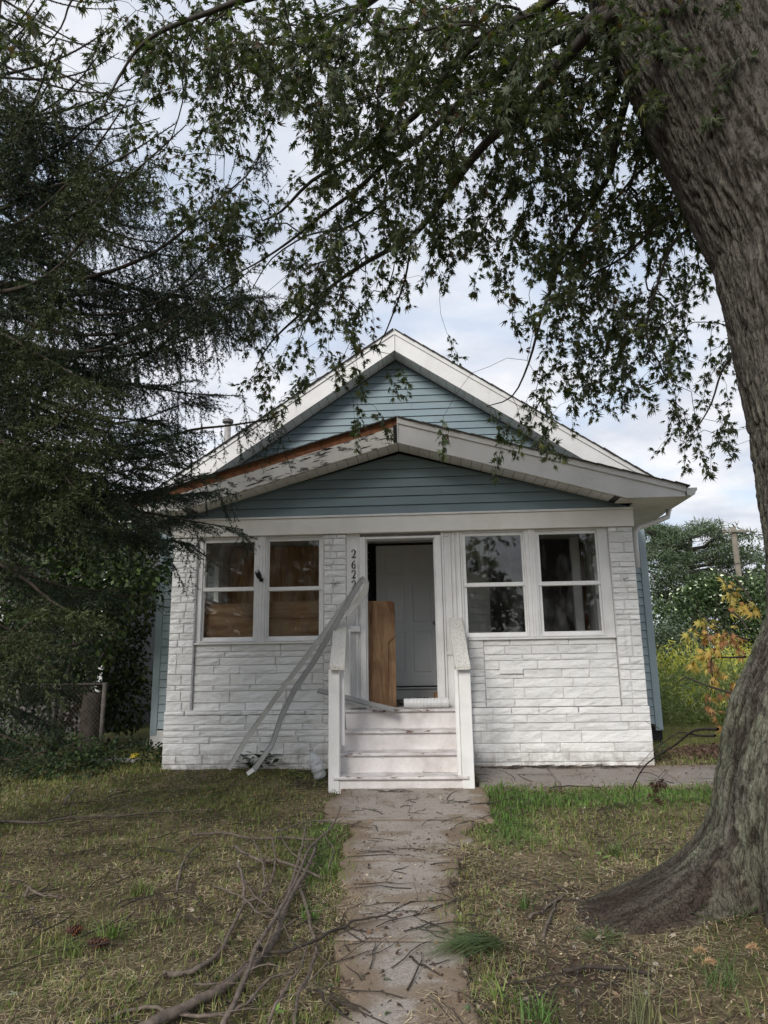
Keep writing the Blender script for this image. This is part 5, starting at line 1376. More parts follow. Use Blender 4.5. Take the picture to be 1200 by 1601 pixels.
# utility pole with wires
ux = at(1155, 900, 27).x; uz = at(1155, 824, 27).z
up = empty('utility_pole', (ux, 27, .1), 'weathered wooden utility pole with a cross arm and wires, beyond the shrubs at right', 'pole')
wd = plain('weathered_pole_wood', (.17, .15, .12), .9, var=.25, scale=4)
MB().tube([(ux, 27, 0), (ux, 27, uz*.5), (ux, 27, uz)], [.12, .11, .10], 12).build('pole', wd, up)
MB().box(ux-.5, ux+.5, 26.82, 26.87, uz-.22, uz-.16).build('cross_arm', wd, up)
for k in (-.45, -.22, .22, .45): MB().tube([(ux+k, 26.85, uz-.16), (ux+k, 26.85, uz-.11), (ux+k, 26.85, uz-.06)], [.02, .035, .025], 8).build('insulator', MAT['galv'], up)
for k, zz_ in ((-.55, uz-.21), (.55, uz-.21), (0, uz-1.4)):
    m = MB(); pts = []
    for i in range(25):
        t = i/24; pts.append((ux+k-34*t, 26.85+16*t, zz_-1.1*4*t*(1-t)))
    m.tube(pts, .012, 4, cap=False); pts2 = [(ux+k+34*i/24, 26.85-4*i/24, zz_-1.1*4*(i/24)*(1-i/24)) for i in range(25)]; m.tube(pts2, .012, 4, cap=False)
    m.build('wire', MAT['black'], up)

# --- goldenrod field
def goldenrod():
    rs_ = np.random.RandomState(9); n = 5200
    X = rs_.uniform(3.4, 17, n); Y = rs_.uniform(12.8, 24, n)
    keep = (X > 3.2+.22*(Y-12)) & (fbm(X*.8, Y*.8, X*0, 3, 3) > .36); X = X[keep]; Y = Y[keep]; n = len(X)
    H = (.85+.9*fbm(X*.7, Y*.7, X*0, 2, 12))*rs_.uniform(.75, 1.1, n)*np.clip((Y-11.8)/3, .35, 1)
    lean = rs_.normal(0, .10, (n, 2))
    P = []; D = []; S = []; C_ = []
    base = np.stack([X, Y, np.full(n, .14)], -1)
    tip = base+np.stack([lean[:, 0]*H, lean[:, 1]*H, H], -1)
    yel = fbm(X*1.1, Y*1.1, X*0, 2, 44)
    for k in range(26):
        t = (k+.5)/26; p = base*(1-t)+tip*t+rs_.normal(0, .015+.02*(t > .8), (n, 3))
        d = rs_.normal(0, .6, (n, 3)); d[:, 2] += .35
        c = tints(n, rs_, [(.18, .24, .075), (.24, .29, .11), (.30, .32, .17)], [3, 3, 1.5])
        if t > .78:
            g = rs_.uniform(0, 1, n) < np.where(yel > .5, .92, .42)
            c[g] = tints(g.sum(), rs_, [(.52, .47, .08), (.40, .42, .09), (.58, .52, .12)], [3, 2, 1], .2)
        P.append(p); D.append(d); S.append(np.full(n, .10+.03*rs_.rand())); C_.append(c)
    P = np.concatenate(P); D = np.concatenate(D); S = np.concatenate(S); C_ = np.concatenate(C_)
    TV = np.array([(-.12, 0, 0), (.12, 0, 0), (0, 1.0, 0)]); R = rot_mats(len(P), rs_, D); V, F = expand(P, R, S, TV, np.array([(0, 1, 2)]))
    o = link('goldenrod', np_mesh('goldenrod', V, F, MAT['grassm'], tint=np.repeat(C_, 3, 0))); tag(o, 'tall goldenrod with yellow flower heads filling the vacant lot right of the house', 'goldenrod', kind='stuff')
    # stalks
    w = rs_.normal(0, 1, (n, 3)); w[:, 2] = 0; w /= np.linalg.norm(w, axis=1, keepdims=True)
    V = np.stack([base-w*.004, base+w*.004, tip], 1).reshape(-1, 3)
    o = link('goldenrod_stalks', np_mesh('goldenrod_stalks', V, np.arange(3*n).reshape(-1, 3), MAT['grassm'], tint=np.tile(np.array([.10, .12, .05]), (3*n, 1)))); tag(o, 'thin upright stalks of the goldenrod right of the house', 'stalks', kind='stuff')
goldenrod()

# ================================================================== lawn
def blades(n, xr, yr, dens, length, width, cols_fn, name, label, cat, seed, flat=0.0, clump=0.0):
    rs_ = np.random.RandomState(seed)
    Y = yr[0]+(yr[1]-yr[0])*rs_.uniform(0, 1, n)**1.02; hw = .75+.62*Y
    X = rs_.uniform(-1, 1, n)*hw*1.08-.04*Y
    X = np.clip(X, xr[0], xr[1]) if False else X
    d = dens(X, Y); k = rs_.uniform(0, 1, n) < d; X = X[k]; Y = Y[k]; n = len(X)
    if clump > 0:
        cxx = np.round(X/clump)*clump; cyy = np.round(Y/clump)*clump
        h = _hash(cxx*1000, cyy*1000, cxx*0, 3); pull = .75*(h > .45)
        jx = (h-.5)*clump; X = X*(1-pull)+(cxx+jx)*pull; Y = Y*(1-pull)+(cyy-jx)*pull
        X = X+rs_.normal(0, .008, n); Y = Y+rs_.normal(0, .008, n)
    Z = .145*np.clip((Y-6.6)/2, 0, 1)+(fbm(X*1.3, Y*1.3, X*0, 4, 3)-.5)*.088+(fbm(X*6, Y*6, X*0, 2, 8)-.5)*.024-.008+.10*np.exp(-((X-2.1)**2+(Y-4.1)**2)/1.2)
    L = length*rs_.uniform(.4, 1.35, n)*(.7+.6*fbm(X*2, Y*2, X*0, 2, 6)); a = rs_.uniform(0, 6.283, n)
    tilt = (rs_.uniform(.35, 1.35, n) if flat == 0 else rs_.uniform(1.25, 1.6, n))
    dirh = np.stack([np.cos(a), np.sin(a), np.zeros(n)], -1); upv = np.array([0, 0, 1.0])
    base = np.stack([X, Y, Z+(0 if flat == 0 else rs_.uniform(0, .018, n))], -1)
    d1 = dirh*np.sin(tilt*.6)[:, None]+upv*np.cos(tilt*.6)[:, None]; d2 = dirh*np.sin(tilt)[:, None]+upv*np.cos(tilt*1.15)[:, None]
    if flat: d1 = dirh+upv*rs_.normal(0, .12, n)[:, None]; a2 = a+rs_.normal(0, .35, n); d2 = np.stack([np.cos(a2), np.sin(a2), rs_.normal(0, .10, n)], -1)
    w = np.stack([-np.sin(a), np.cos(a), np.zeros(n)], -1)*(width*rs_.uniform(.6, 1.4, n)*np.maximum(1, Y/3.6))[:, None]
    mid = base+d1*(L*.5)[:, None]; tip = mid+d2*(L*.5)[:, None]
    V = np.stack([base-w, base+w, mid-w*.8, mid+w*.8, tip], 1).reshape(-1, 3); k5 = np.arange(n)*5
    F = np.concatenate([np.stack([k5, k5+1, k5+3], -1), np.stack([k5, k5+3, k5+2], -1), np.stack([k5+2, k5+3, k5+4], -1)])
    c = cols_fn(X, Y, rs_)
    o = link(name, np_mesh(name, V, F, MAT['grassm'] if flat == 0 else MAT['litter'], tint=np.repeat(c, 5, 0))); tag(o, label, cat, kind='stuff'); return o
def sm(a, b, x): t = np.clip((x-a)/(b-a), 0, 1); return t*t*(3-2*t)
def walk_mask(X, Y):
    left = -.39-.30*(Y-2.9)/3.4; right = .27-.16*np.exp(-((Y-4.0)/1.1)**2)
    e = (fbm(X*5, Y*5, X*0, 3, 70)-.5)*.34
    on = sm(left-.04+e*.5, left+.10+e*.5, X)*(1-sm(right-.12+e, right+.02+e, X))*(Y < 6.45)
    on2 = sm(-1.02, -.92, X)*(1-sm(.45, .6, X))*(Y >= 6.42)*(Y < 7.7)
    on3 = sm(.45, .55, X)*(X < 4.3)*sm(7.62, 7.72, Y+e*.3)*(Y < 8.62)
    return np.clip(on+on2+on3, 0, 1)
def pathdirt(X, Y):
    a = sm(.50, .60, fbm(X*2.4+3, Y*2.0, X*0, 4, 88)); b = np.exp(-((Y-5.75-.5*X)/.32)**2)+.8*np.exp(-((Y-4.55+.4*X)/.22)**2)
    return np.clip(a*.8+b, 0, 1)
def outside(X, Y):
    inhouse = (X > -3.2) & (X < 2.55) & (Y > 8.5) | (X > -4.2) & (X < 3.3) & (Y > 10.6)
    return (~inhouse)
def root_bare(X, Y): return np.exp(-(((X-1.35)/1.05)**2+((Y-3.95)/.75)**2))
def lush(X, Y):
    edge = np.exp(-((Y-7.25-.1*np.sin(X*3))/.42)**2)*sm(.35, .6, X)*(1-sm(2.5, 3.4, X)*.3)
    pathside = np.exp(-((X-.62)/.26)**2)*sm(5.0, 6.0, Y)*(Y < 7.5)
    lp = np.exp(-((X+.78+.09*(Y-5))/.22)**2)*sm(4.2, 5.0, Y)*(1-sm(6.4, 6.8, Y))
    return np.clip(edge+pathside+.9*lp, 0, 1)
def dens_g(X, Y):
    p = fbm(X*1.1, Y*1.1, X*0, 4, 21); q = fbm(X*4, Y*4, X*0, 3, 22)
    d = .24+.76*sm(.43, .58, p)*(.4+.6*sm(.4, .6, q)); d = d*(1-.85*root_bare(X, Y))
    d = d*(.75+.25*(X < -.5))
    d = np.maximum(d, lush(X, Y)*1.0)
    nearpath = np.exp(-((X-.65)/.35)**2)*(Y < 5.3); d = d*(1-.75*nearpath)
    return d*(1-walk_mask(X, Y))*outside(X, Y)
def cg_(X, Y, rs_):
    l = lush(X, Y)[:, None]; g = tints(len(X), rs_, [(.10, .15, .036), (.14, .18, .05), (.19, .20, .065), (.29, .24, .12)], [2, 3, 3, 2.4])
    L_ = tints(len(X), rs_, [(.085, .165, .035), (.12, .20, .05)], [1, 1]); return g*(1-l)+L_*l
def cd_(X, Y, rs_):
    c = tints(len(X), rs_, [(.38, .31, .185), (.50, .42, .27), (.24, .17, .10), (.13, .09, .055), (.33, .31, .20)], [3, 1.5, 3, 3, 1], .35)
    rd = (sm(.9, 1.8, X)*(1-sm(3.0, 3.5, Y)))[:, None]; return c*(1-rd)+rd*tints(len(X), rs_, [(.26, .13, .065), (.20, .10, .05)], [1, 1])
def dens_d(X, Y):
    q = fbm(X*2, Y*2, X*0, 4, 51)
    return np.clip((.30+.8*sm(.4, .6, q))*(1-walk_mask(X, Y)*(.95-.75*pathdirt(X, Y)))*outside(X, Y)*(1-.35*lush(X, Y)), 0, 1)
blades(270000, (-9, 9), (2.5, 10.8), dens_g, .050, .0020, cg_, 'grass', 'patchy short green grass growing over the front yard', 'grass', 1, clump=.05)
blades(60000, (-9, 9), (2.5, 9.5), lambda X, Y: np.maximum(.35*sm(.5, .6, fbm(X*1.6, Y*1.6, X*0, 3, 81)), lush(X, Y))*(1-walk_mask(X, Y))*outside(X, Y)*(1-root_bare(X, Y)), .080, .0022, cg_, 'tall_grass', 'longer tufts of grass along the path and slab edges', 'grass', 2, clump=.09)
blades(225000, (-9, 9), (2.5, 10.8), dens_d, .075, .0014, cd_, 'dry_grass', 'dry straw and thatch lying over the yard', 'straw', 3, flat=1)
# side lawn right of the house
def side_lawn():
    rs_ = np.random.RandomState(5); n = 42000
    X = rs_.uniform(2.8, 9.5, n); Y = rs_.uniform(8.6, 15.5, n); k = ~((X < 3.35) & (Y > 10.6)) & ~((X < 4.6) & (Y < 9.6+.2*np.sin(X*5)) & (rs_.rand(n) < .8)); X = X[k]; Y = Y[k]; n = len(X)
    H = .07*rs_.uniform(.5, 1.5, n); a = rs_.uniform(0, 6.28, n); b = np.stack([X, Y, np.full(n, .12)], -1); w = np.stack([np.cos(a), np.sin(a), 0*a], -1)*.005
    t = b+np.stack([rs_.normal(0, .02, n), rs_.normal(0, .02, n), H+.03], -1); V = np.stack([b-w, b+w, t], 1).reshape(-1, 3)
    c = tints(n, rs_, [(.20, .22, .07), (.27, .26, .10), (.33, .29, .15)], [3, 3, 2])
    o = link('side_grass', np_mesh('side_grass', V, np.arange(3*n).reshape(-1, 3), MAT['grassm'], tint=np.repeat(c, 3, 0))); tag(o, 'short yellowish grass beside the house, before the goldenrod', 'grass', kind='stuff')
side_lawn()
# fallen leaves and crumbs
def litter(n, size, seed, name, label, cols, w, dens, TV, TF, lift=.006, yr=(2.5, 9.2)):
    rs_ = np.random.RandomState(seed); Y = yr[0]+(yr[1]-yr[0])*rs_.uniform(0, 1, n)**1.2; X = rs_.uniform(-1, 1, n)*(.8+.62*Y)
    k = (rs_.uniform(0, 1, n) < dens(X, Y)) & outside(X, Y); X = X[k]; Y = Y[k]; n = len(X)
    wm = walk_mask(X, Y)
    Z = .145*np.clip((Y-6.6)/2, 0, 1)+np.where(wm > .5, .018, (fbm(X*1.3, Y*1.3, X*0, 4, 3)-.5)*.088+(fbm(X*6, Y*6, X*0, 2, 8)-.5)*.024)+lift+.10*np.exp(-((X-2.1)**2+(Y-4.1)**2)/1.2)
    D = rs_.normal(0, 1, (n, 3)); D[:, 2] *= .18; R = rot_mats(n, rs_, D)
    V, F = expand(np.stack([X, Y, Z], -1), R, size*rs_.uniform(.5, 1.3, n), TV, TF); c = tints(n, rs_, cols, w, .35)
    o = link(name, np_mesh(name, V, F, MAT['litter'], tint=np.repeat(c, len(TV), 0))); tag(o, label, name.replace('_', ' '), kind='stuff')
nearroot = lambda X, Y: np.clip(.10+1.0*np.exp(-(((X-.9)/.8)**2+((Y-3.9)/.8)**2))+.3*np.exp(-((X+.5)/.5)**2), 0, 1)
litter(6500, .045, 3, 'dead_leaves', 'scattered curled dead maple leaves on the ground', [(.16, .11, .07), (.26, .22, .17), (.10, .065, .045), (.32, .30, .26)], [4, 2, 4, .8], lambda X, Y: np.clip(.18+nearroot(X, Y), 0, 1), LV*np.array([1, 1, 2.2]), LF, .004)
litter(52000, .017, 4, 'bark_crumbs', 'small crumbs of bark and soil strewn over yard and path', [(.06, .04, .03), (.14, .10, .07), (.34, .27, .18)], [4, 3, 2], lambda X, Y: np.clip(.25+.5*sm(.5, .62, fbm(X*1.8, Y*1.8, X*0, 4, 91))+.4*(np.exp(-((X-.3)/.25)**2)+np.exp(-((X+.6)/.25)**2)), 0, 1)*(1-walk_mask(X, Y)*(.8-.8*pathdirt(X, Y))), SV, SF, .003)
litter(700, .05, 6, 'green_leaves', 'fresh green maple leaves blown down on the ground', [(.06, .09, .04), (.10, .13, .07), (.17, .19, .13)], [3, 3, 2], nearroot, LV*np.array([1, 1, 2]), LF, .008)
# twigs strewn about
def small_twigs(n, seed):
    rs_ = np.random.RandomState(seed); m = MB()
    for _ in range(n):
        Y = 2.7+5.6*rs_.rand()**1.1; X = rs_.uniform(-1, 1)*(.75+.58*Y)
        if Y > 8.4: continue
        if X > .9 and rs_.rand() < .5: continue
        z = gz(Y)+.022; a = rs_.uniform(0, 3.14); L = rs_.uniform(.08, .42); r = rs_.uniform(.0016, .0042)
        p = Vector((X, Y, z)); d = Vector((math.cos(a), math.sin(a), 0)); pts = [p]
        for k in range(4):
            d = (d+Vector((rs_.normal(0, .22), rs_.normal(0, .22), rs_.normal(0, .05)))).normalized(); q = pts[-1]+d*L/4; q.z = gz(q.y)+.022+abs(rs_.normal(0, .006)); pts.append(q)
        m.tube(pts, [r, r, r*.9, r*.7, r*.4], 4, cap=False)
        if rs_.rand() < .45:
            b = pts[2]; e = (d+Vector((rs_.normal(0, .7), rs_.normal(0, .7), .1))).normalized(); m.tube([b, b+e*L*.25, b+e*L*.42+Vector((0, 0, -.004))], [r*.7, r*.5, r*.3], 3, cap=False)
    o = m.build('fine_twigs', MAT['twig_dark']); tag(o, 'many thin dark twigs strewn over lawn and path', 'twigs', kind='stuff')
small_twigs(760, 3)

# ---------------- fallen branches, each a thing of its own
def fallen(pts, r0, r1, label, mat='bark_twig', lifts=None, side=0, seed=0, name='fallen_branch', cat='branch', group='fallen branches on the lawn', broken=False):
    rs_ = np.random.RandomState(seed+100); n = len(pts)
    L = lifts or [r0*.8+.012]*n
    if not hasattr(L, '__len__'): L = [L]*n
    if len(L) != n: L = np.interp(np.linspace(0, 1, n), np.linspace(0, 1, len(L)), L)
    P = [atg(x, y, l) for (x, y), l in zip(pts, L)]
    # smooth
    Tm = Tree(); 
    last = Tm.limb(P, r0, r1, sub=4)
    for i in range(len(Tm.P)):
        Tm.P[i] = Tm.P[i]+rs_.normal(0, .0035, 3); Tm.r[i] *= 1+rs_.uniform(-.10, .14)
    m = MB(); m.tube(Tm.P, Tm.r, 8 if r0 > .01 else 6)
    nd = len(Tm.P)
    for k in range(side):
        i = rs_.randint(nd//5, nd-1); p = Vector(Tm.P[i]); a = rs_.uniform(0, 6.28); ax = (Vector(Tm.P[min(i+1, nd-1)])-Vector(Tm.P[i-1])).normalized()
        d = (ax*.8+Vector((math.cos(a), math.sin(a), rs_.uniform(0, .5)))*.8).normalized(); ln = rs_.uniform(.08, .32); q = [p]
        for s_ in range(4):
            d = (d+Vector((rs_.normal(0, .2), rs_.normal(0, .2), -.10))).normalized(); e = q[-1]+d*ln/4; e.z = max(e.z, gz(e.y)+.012); q.append(e)
        rr_ = Tm.r[i]*.42; m.tube(q, [rr_, rr_*.85, rr_*.7, rr_*.5, rr_*.3], 5)
        if rs_.rand() < .5:
            e = (d+Vector((rs_.normal(0, .6), rs_.normal(0, .6), .1))).normalized(); m.tube([q[2], q[2]+e*ln*.2, q[2]+e*ln*.36], [rr_*.5, rr_*.4, rr_*.2], 4)
    o = m.build(name, MAT[mat]); tag(o, label, cat, group)
    if broken:
        e0 = Vector(Tm.P[-1]); e1 = Vector(Tm.P[-3]); d = (e0-e1).normalized()
        MB().tube([e0-d*.002, e0+d*.02, e0+d*.05], [r1*1.02, r1*.8, r1*.15], 6).build('broken_end', MAT['bark_pale'], o)
    return o
fallen([(215, 1612), (310, 1565), (380, 1520), (425, 1475), (450, 1410), (480, 1355), (492, 1325)], .023, .012, 'thickest grey fallen limb, running from the bottom edge up through the pile of branches', side=4, lifts=[.03, .03, .035, .05, .06, .05], seed=1)
fallen([(345, 1608), (375, 1550), (400, 1480), (440, 1420), (465, 1370), (485, 1325), (515, 1297), (533, 1262)], .012, .006, 'long smooth pale grey branch on top of the pile, its tip pointing at the steps', side=3, lifts=[.03, .07, .10, .11, .12, .13, .14, .17], seed=2, broken=True)
fallen([(255, 1523), (300, 1520), (350, 1480), (380, 1415), (415, 1395), (430, 1345), (424, 1305)], .013, .005, 'curved branch bending left out of the pile and back down toward the lawn', side=5, lifts=[.015, .02, .03, .06, .08, .09], seed=3)
fallen([(300, 1305), (350, 1303), (400, 1311), (450, 1309), (497, 1313)], .011, .007, 'straight grey branch lying crosswise just above the top of the branch pile', side=3, seed=4)
fallen([(0, 1284), (60, 1287), (110, 1279), (200, 1275), (260, 1268), (335, 1266)], .012, .005, 'long thin dark branch lying crosswise from the left edge of the lawn', side=4, seed=5)
fallen([(100, 1257), (108, 1243), (118, 1231)], .013, .010, 'short forked stick with a pale broken end, far left on the lawn', side=2, seed=6, broken=True, lifts=[.02, .05, .09])
fallen([(275, 1397), (282, 1360), (294, 1335), (313, 1318)], .010, .006, 'thin curved stick standing apart in the grass left of the pile', side=1, seed=7, lifts=[.012, .03, .05])
fallen([(381, 1412), (380, 1380), (372, 1348)], .010, .008, 'upright snapped stick with a bare reddish end inside the pile', side=0, seed=8, lifts=[.04, .10, .16], broken=True)
fallen([(463, 1375), (478, 1415), (484, 1450), (494, 1480), (485, 1520), (468, 1550), (458, 1601)], .010, .006, 'thin wavy branch running down the right side of the pile beside the path', side=5, lifts=[.05, .03, .02], seed=9)
fallen([(402, 1484), (450, 1487), (500, 1466), (550, 1441), (602, 1432), (620, 1436)], .009, .004, 'thin dark curved branch reaching from the pile across the path', 'twig_dark', side=2, lifts=[.07, .06, .05, .04, .03], seed=10)
fallen([(145, 1598), (210, 1578), (280, 1583), (340, 1590), (385, 1568), (420, 1532), (465, 1514)], .009, .004, 'thin branch with a yellow broken end along the bottom of the lawn', side=2, lifts=[.02, .03, .05, .06], seed=11)
fallen([(365, 1322), (400, 1343), (450, 1350), (500, 1371)], .011, .007, 'short dark branch crossing the top of the pile', side=4, lifts=[.08, .06], seed=12)
fallen([(448, 1402), (465, 1350), (474, 1315), (478, 1288)], .013, .006, 'stout short branch leaning up inside the pile near its top', side=3, lifts=[.04, .08, .12], seed=13)
fallen([(495, 1547), (525, 1580), (560, 1600)], .008, .004, 'short dark stick crossing the left edge of the path at the bottom', 'twig_dark', side=1, seed=14)
fallen([(40, 1402), (44, 1386), (53, 1394), (70, 1400), (92, 1404)], .009, .005, 'short hooked stick lying on the left part of the lawn', side=1, seed=15, lifts=[.02, .06, .04, .02])
fallen([(560, 1290), (490, 1283), (440, 1298), (415, 1302)], .008, .003, 'thin bowed twig from the path edge to the top of the branch pile', side=3, lifts=[.02, .08, .06], seed=16)
for k_, (pts_, r_, lab_) in enumerate((
    ([(392, 1520), (420, 1470), (432, 1420), (455, 1385)], .006, 'thin crooked branch inside the pile between the thick limb and the curved branch'),
    ([(420, 1600), (436, 1560), (470, 1510), (480, 1470)], .007, 'slender branch rising from the bottom edge near the path side of the pile'),
    ([(330, 1385), (372, 1400), (410, 1430), (440, 1438)], .006, 'slender branch crossing the middle of the pile from the left'),
    ([(395, 1310), (410, 1345), (412, 1385), (400, 1425)], .007, 'dark slender branch standing on end inside the upper pile'),
    ([(436, 1296), (452, 1330), (485, 1350), (508, 1352)], .005, 'wiry twig looping over the top right of the pile'),
    ([(375, 1365), (398, 1400), (430, 1425), (455, 1470)], .005, 'thin drooping twig across the middle of the pile'),
    ([(300, 1540), (345, 1535), (395, 1500), (430, 1496)], .005, 'thin twig lying under the thick limb at its left side'),
    ([(505, 1300), (520, 1330), (512, 1360)], .005, 'short thin twig hanging off the upper end of the long pale branch'))):
    fallen(pts_, r_, r_*.5, lab_, side=5, lifts=[.03, .10, .09, .04], seed=60+k_)
fallen([(545, 1340), (600, 1337), (640, 1336)], .006, .003, 'straight thin twig lying crosswise on the upper path', 'twig_dark', side=3, seed=17)
fallen([(612, 1362), (650, 1371), (700, 1379), (728, 1381)], .006, .003, 'forked dark twig lying on the right half of the path', 'twig_dark', side=5, seed=18)
fallen([(600, 1432), (640, 1412), (690, 1408), (735, 1402)], .005, .002, 'wiry dark twig running from the path into the grass at right', 'twig_dark', side=5, seed=19)
fallen([(640, 1496), (655, 1508), (690, 1525)], .006, .003, 'curved twig on the path left of the long green grass tuft', 'twig_dark', side=0, seed=20)
fallen([(880, 1516), (950, 1513), (1020, 1523)], .010, .007, 'grey stick lying crosswise in front of the maple roots', 'twig_dark', side=2, seed=21)
fallen([(826, 1436), (866, 1412), (895, 1388), (905, 1380)], .009, .004, 'grey stick lying in leaf litter left of the big root', side=2, seed=22)
fallen([(850, 1466), (862, 1430), (870, 1405)], .009, .006, 'short thick stick pointing away, left of the big root', side=1, seed=23)
fallen([(930, 1352), (965, 1364), (1000, 1373)], .007, .005, 'pale bare stick lying above the big root', 'bark_pale', side=0, seed=24)
fallen([(860, 1231), (900, 1229), (940, 1231)], .008, .005, 'straight dark stick on the concrete slab below the right porch wall', 'twig_dark', side=1, seed=25)
fallen([(735, 1258), (770, 1255), (803, 1246)], .009, .004, 'dark stick on the concrete right of the steps', 'twig_dark', side=1, seed=26)
fallen([(556, 1262), (600, 1268), (655, 1272)], .006, .003, 'thin stick lying crosswise on the concrete in front of the steps', 'twig_dark', side=2, seed=27)
# hanging / propped dead branches right, by the trunk
def air_branch(name, pts, r0, r1, label, cat, leaves=None, mat='twig_dark', side=3, seed=0, cols=None, group=None, lsize=.078, per=12):
    rs_ = np.random.RandomState(seed); root = empty(name, at(*pts[0]), label, cat, group)
    Tm = Tree(); Tm.limb([at(*p_) for p_ in pts], r0, r1, sub=3); nodes = list(range(len(Tm.P))); tw = []
    for (x, y, Y) in (leaves or []):
        p = np.array(at(x, y, Y)); d = np.linalg.norm(np.array(Tm.P)-p, axis=1); j = int(np.argmin(d)); q = Tm.P[j]; L = d[j]
        last = j
        for s_ in range(1, 4):
            t = s_/3; last = Tm.node(q*(1-t)+p*t+np.array([0, 0, .12*L*math.sin(math.pi*t)]), last)
        e = p; path = [p]; dv = np.array([rs_.normal(0, .3), rs_.normal(0, .3), -.8])
        for s_ in range(2): e = e+dv*.07; last = Tm.node(e, last); path.append(e)
        tw.append(path)
    for k in range(side):
        i = nodes[rs_.randint(len(nodes)//4, len(nodes))]; p = Tm.P[i]; ax = Tm.P[i]-Tm.P[max(i-1, 0)]; ax /= np.linalg.norm(ax)+1e-9; d = ax+rs_.normal(0, .6, 3); d /= np.linalg.norm(d); last = i
        for s_ in range(3): p = p+d*.07; d = d+rs_.normal(0, .15, 3); last = Tm.node(p, last)
    Tm.finish(.0018, .4); m = MB(); Tm.mesh(m); m.build('stem', MAT[mat], root)
    if tw:
        P, R, S = leaves_from_twigs(tw, per, lsize, rs_); cs = np.array(cols[0])[rs_.choice(len(cols[0]), len(tw), p=np.array(cols[1])/sum(cols[1]))]
        cc = np.repeat(cs, per, 0)*(1+rs_.uniform(-.3, .3, (len(P), 1)))
        ms = [np_mesh('leaf', LV*np.array([1, 1, 1.6]), LF, MAT['leaf'], tint=np.tile(np.array(c_), (len(LV), 1))) for c_ in cols[0]]
        for i in range(len(P)):
            k = int(np.argmin(np.linalg.norm(np.array(cols[0])-cs[i//per], axis=1)))
            if rs_.rand() < .25: k = rs_.randint(len(ms))
            o = bpy.data.objects.new('leaf', ms[k]); COL.objects.link(o); o.parent = root
            o.matrix_local = Matrix([[*(R[i][a]*S[i]), P[i][a]-root.location[a]] for a in range(3)]+[[0, 0, 0, 1]])
    return root
OR = [(.40, .19, .08), (.46, .33, .09), (.48, .40, .12), (.34, .16, .08)]
air_branch('autumn_branch', [(1175, 940, 4.6), (1150, 905, 4.8), (1125, 895, 4.9)], .007, .003, 'twig with orange and yellow maple leaves, uppermost beside the trunk', 'branch', [(1125, 900, 4.9), (1140, 920, 4.85), (1158, 930, 4.8), (1130, 915, 4.9)], seed=1, cols=(OR, [2, 3, 2, 1]), group='autumn coloured twigs beside the trunk', per=8)
air_branch('autumn_branch', [(1170, 985, 4.5), (1150, 960, 4.6), (1135, 960, 4.7), (1120, 975, 4.8)], .007, .003, 'twig with mixed yellow and reddish leaves close to the trunk, second autumn cluster down', 'branch', [(1135, 965, 4.7), (1150, 978, 4.6), (1125, 985, 4.7), (1140, 990, 4.7)], seed=2, cols=(OR, [2, 3, 3, 1]), group='autumn coloured twigs beside the trunk', per=8)
air_branch('autumn_branch', [(1172, 1000, 4.5), (1140, 990, 4.8), (1110, 970, 5.0), (1090, 955, 5.1)], .007, .003, 'twig with a bright yellow leaf cluster hanging farthest from the trunk', 'branch', [(1090, 955, 5.1), (1100, 970, 5.0), (1082, 968, 5.1), (1098, 1002, 5.0), (1102, 1020, 5.0), (1095, 1012, 5.0)], seed=3, cols=(OR, [.5, 3, 3, .4]), group='autumn coloured twigs beside the trunk', per=8)
air_branch('autumn_branch', [(1165, 1027, 4.4), (1140, 1028, 4.7), (1112, 1030, 4.9), (1114, 1060, 4.9), (1108, 1095, 4.9)], .007, .003, 'twig with rusty brown leaves hanging over the goldenrod, lowest of the autumn leaves', 'branch', [(1110, 1035, 4.9), (1128, 1035, 4.8), (1145, 1048, 4.7), (1112, 1075, 4.9), (1108, 1098, 4.9), (1140, 1065, 4.7)], seed=4, cols=([(.36, .20, .08), (.44, .30, .09), (.28, .14, .07)], [3, 2, 1]), group='autumn coloured twigs beside the trunk', per=7)
air_branch('dead_branch', [(1160, 1088, 4.3), (1130, 1080, 4.5), (1095, 1068, 4.7), (1072, 1059, 4.8), (1062, 1064, 4.8)], .009, .003, 'bare dark dead branch sticking out left from the trunk bulge', 'branch', seed=5, side=2)
air_branch('dead_branch', [(1122, 1140, 4.2), (1085, 1142, 4.6), (1055, 1165, 5.0), (1010, 1195, 5.6), (988, 1232, 6.0)], .010, .004, 'drooping dead branch with shrivelled brown leaves, reaching down to the concrete slab', 'branch', [(1030, 1215, 5.7), (1018, 1222, 5.8), (1045, 1205, 5.6)], seed=6, side=6, cols=([(.10, .05, .035), (.07, .04, .03)], [1, 1]), lsize=.07, per=6)
air_branch('dead_branch', [(1118, 1150, 4.25), (1090, 1150, 4.6), (1062, 1145, 4.9), (1035, 1163, 5.1)], .008, .003, 'thin forked dead branch curving out from the trunk just above the drooping one', 'branch', seed=7, side=6)
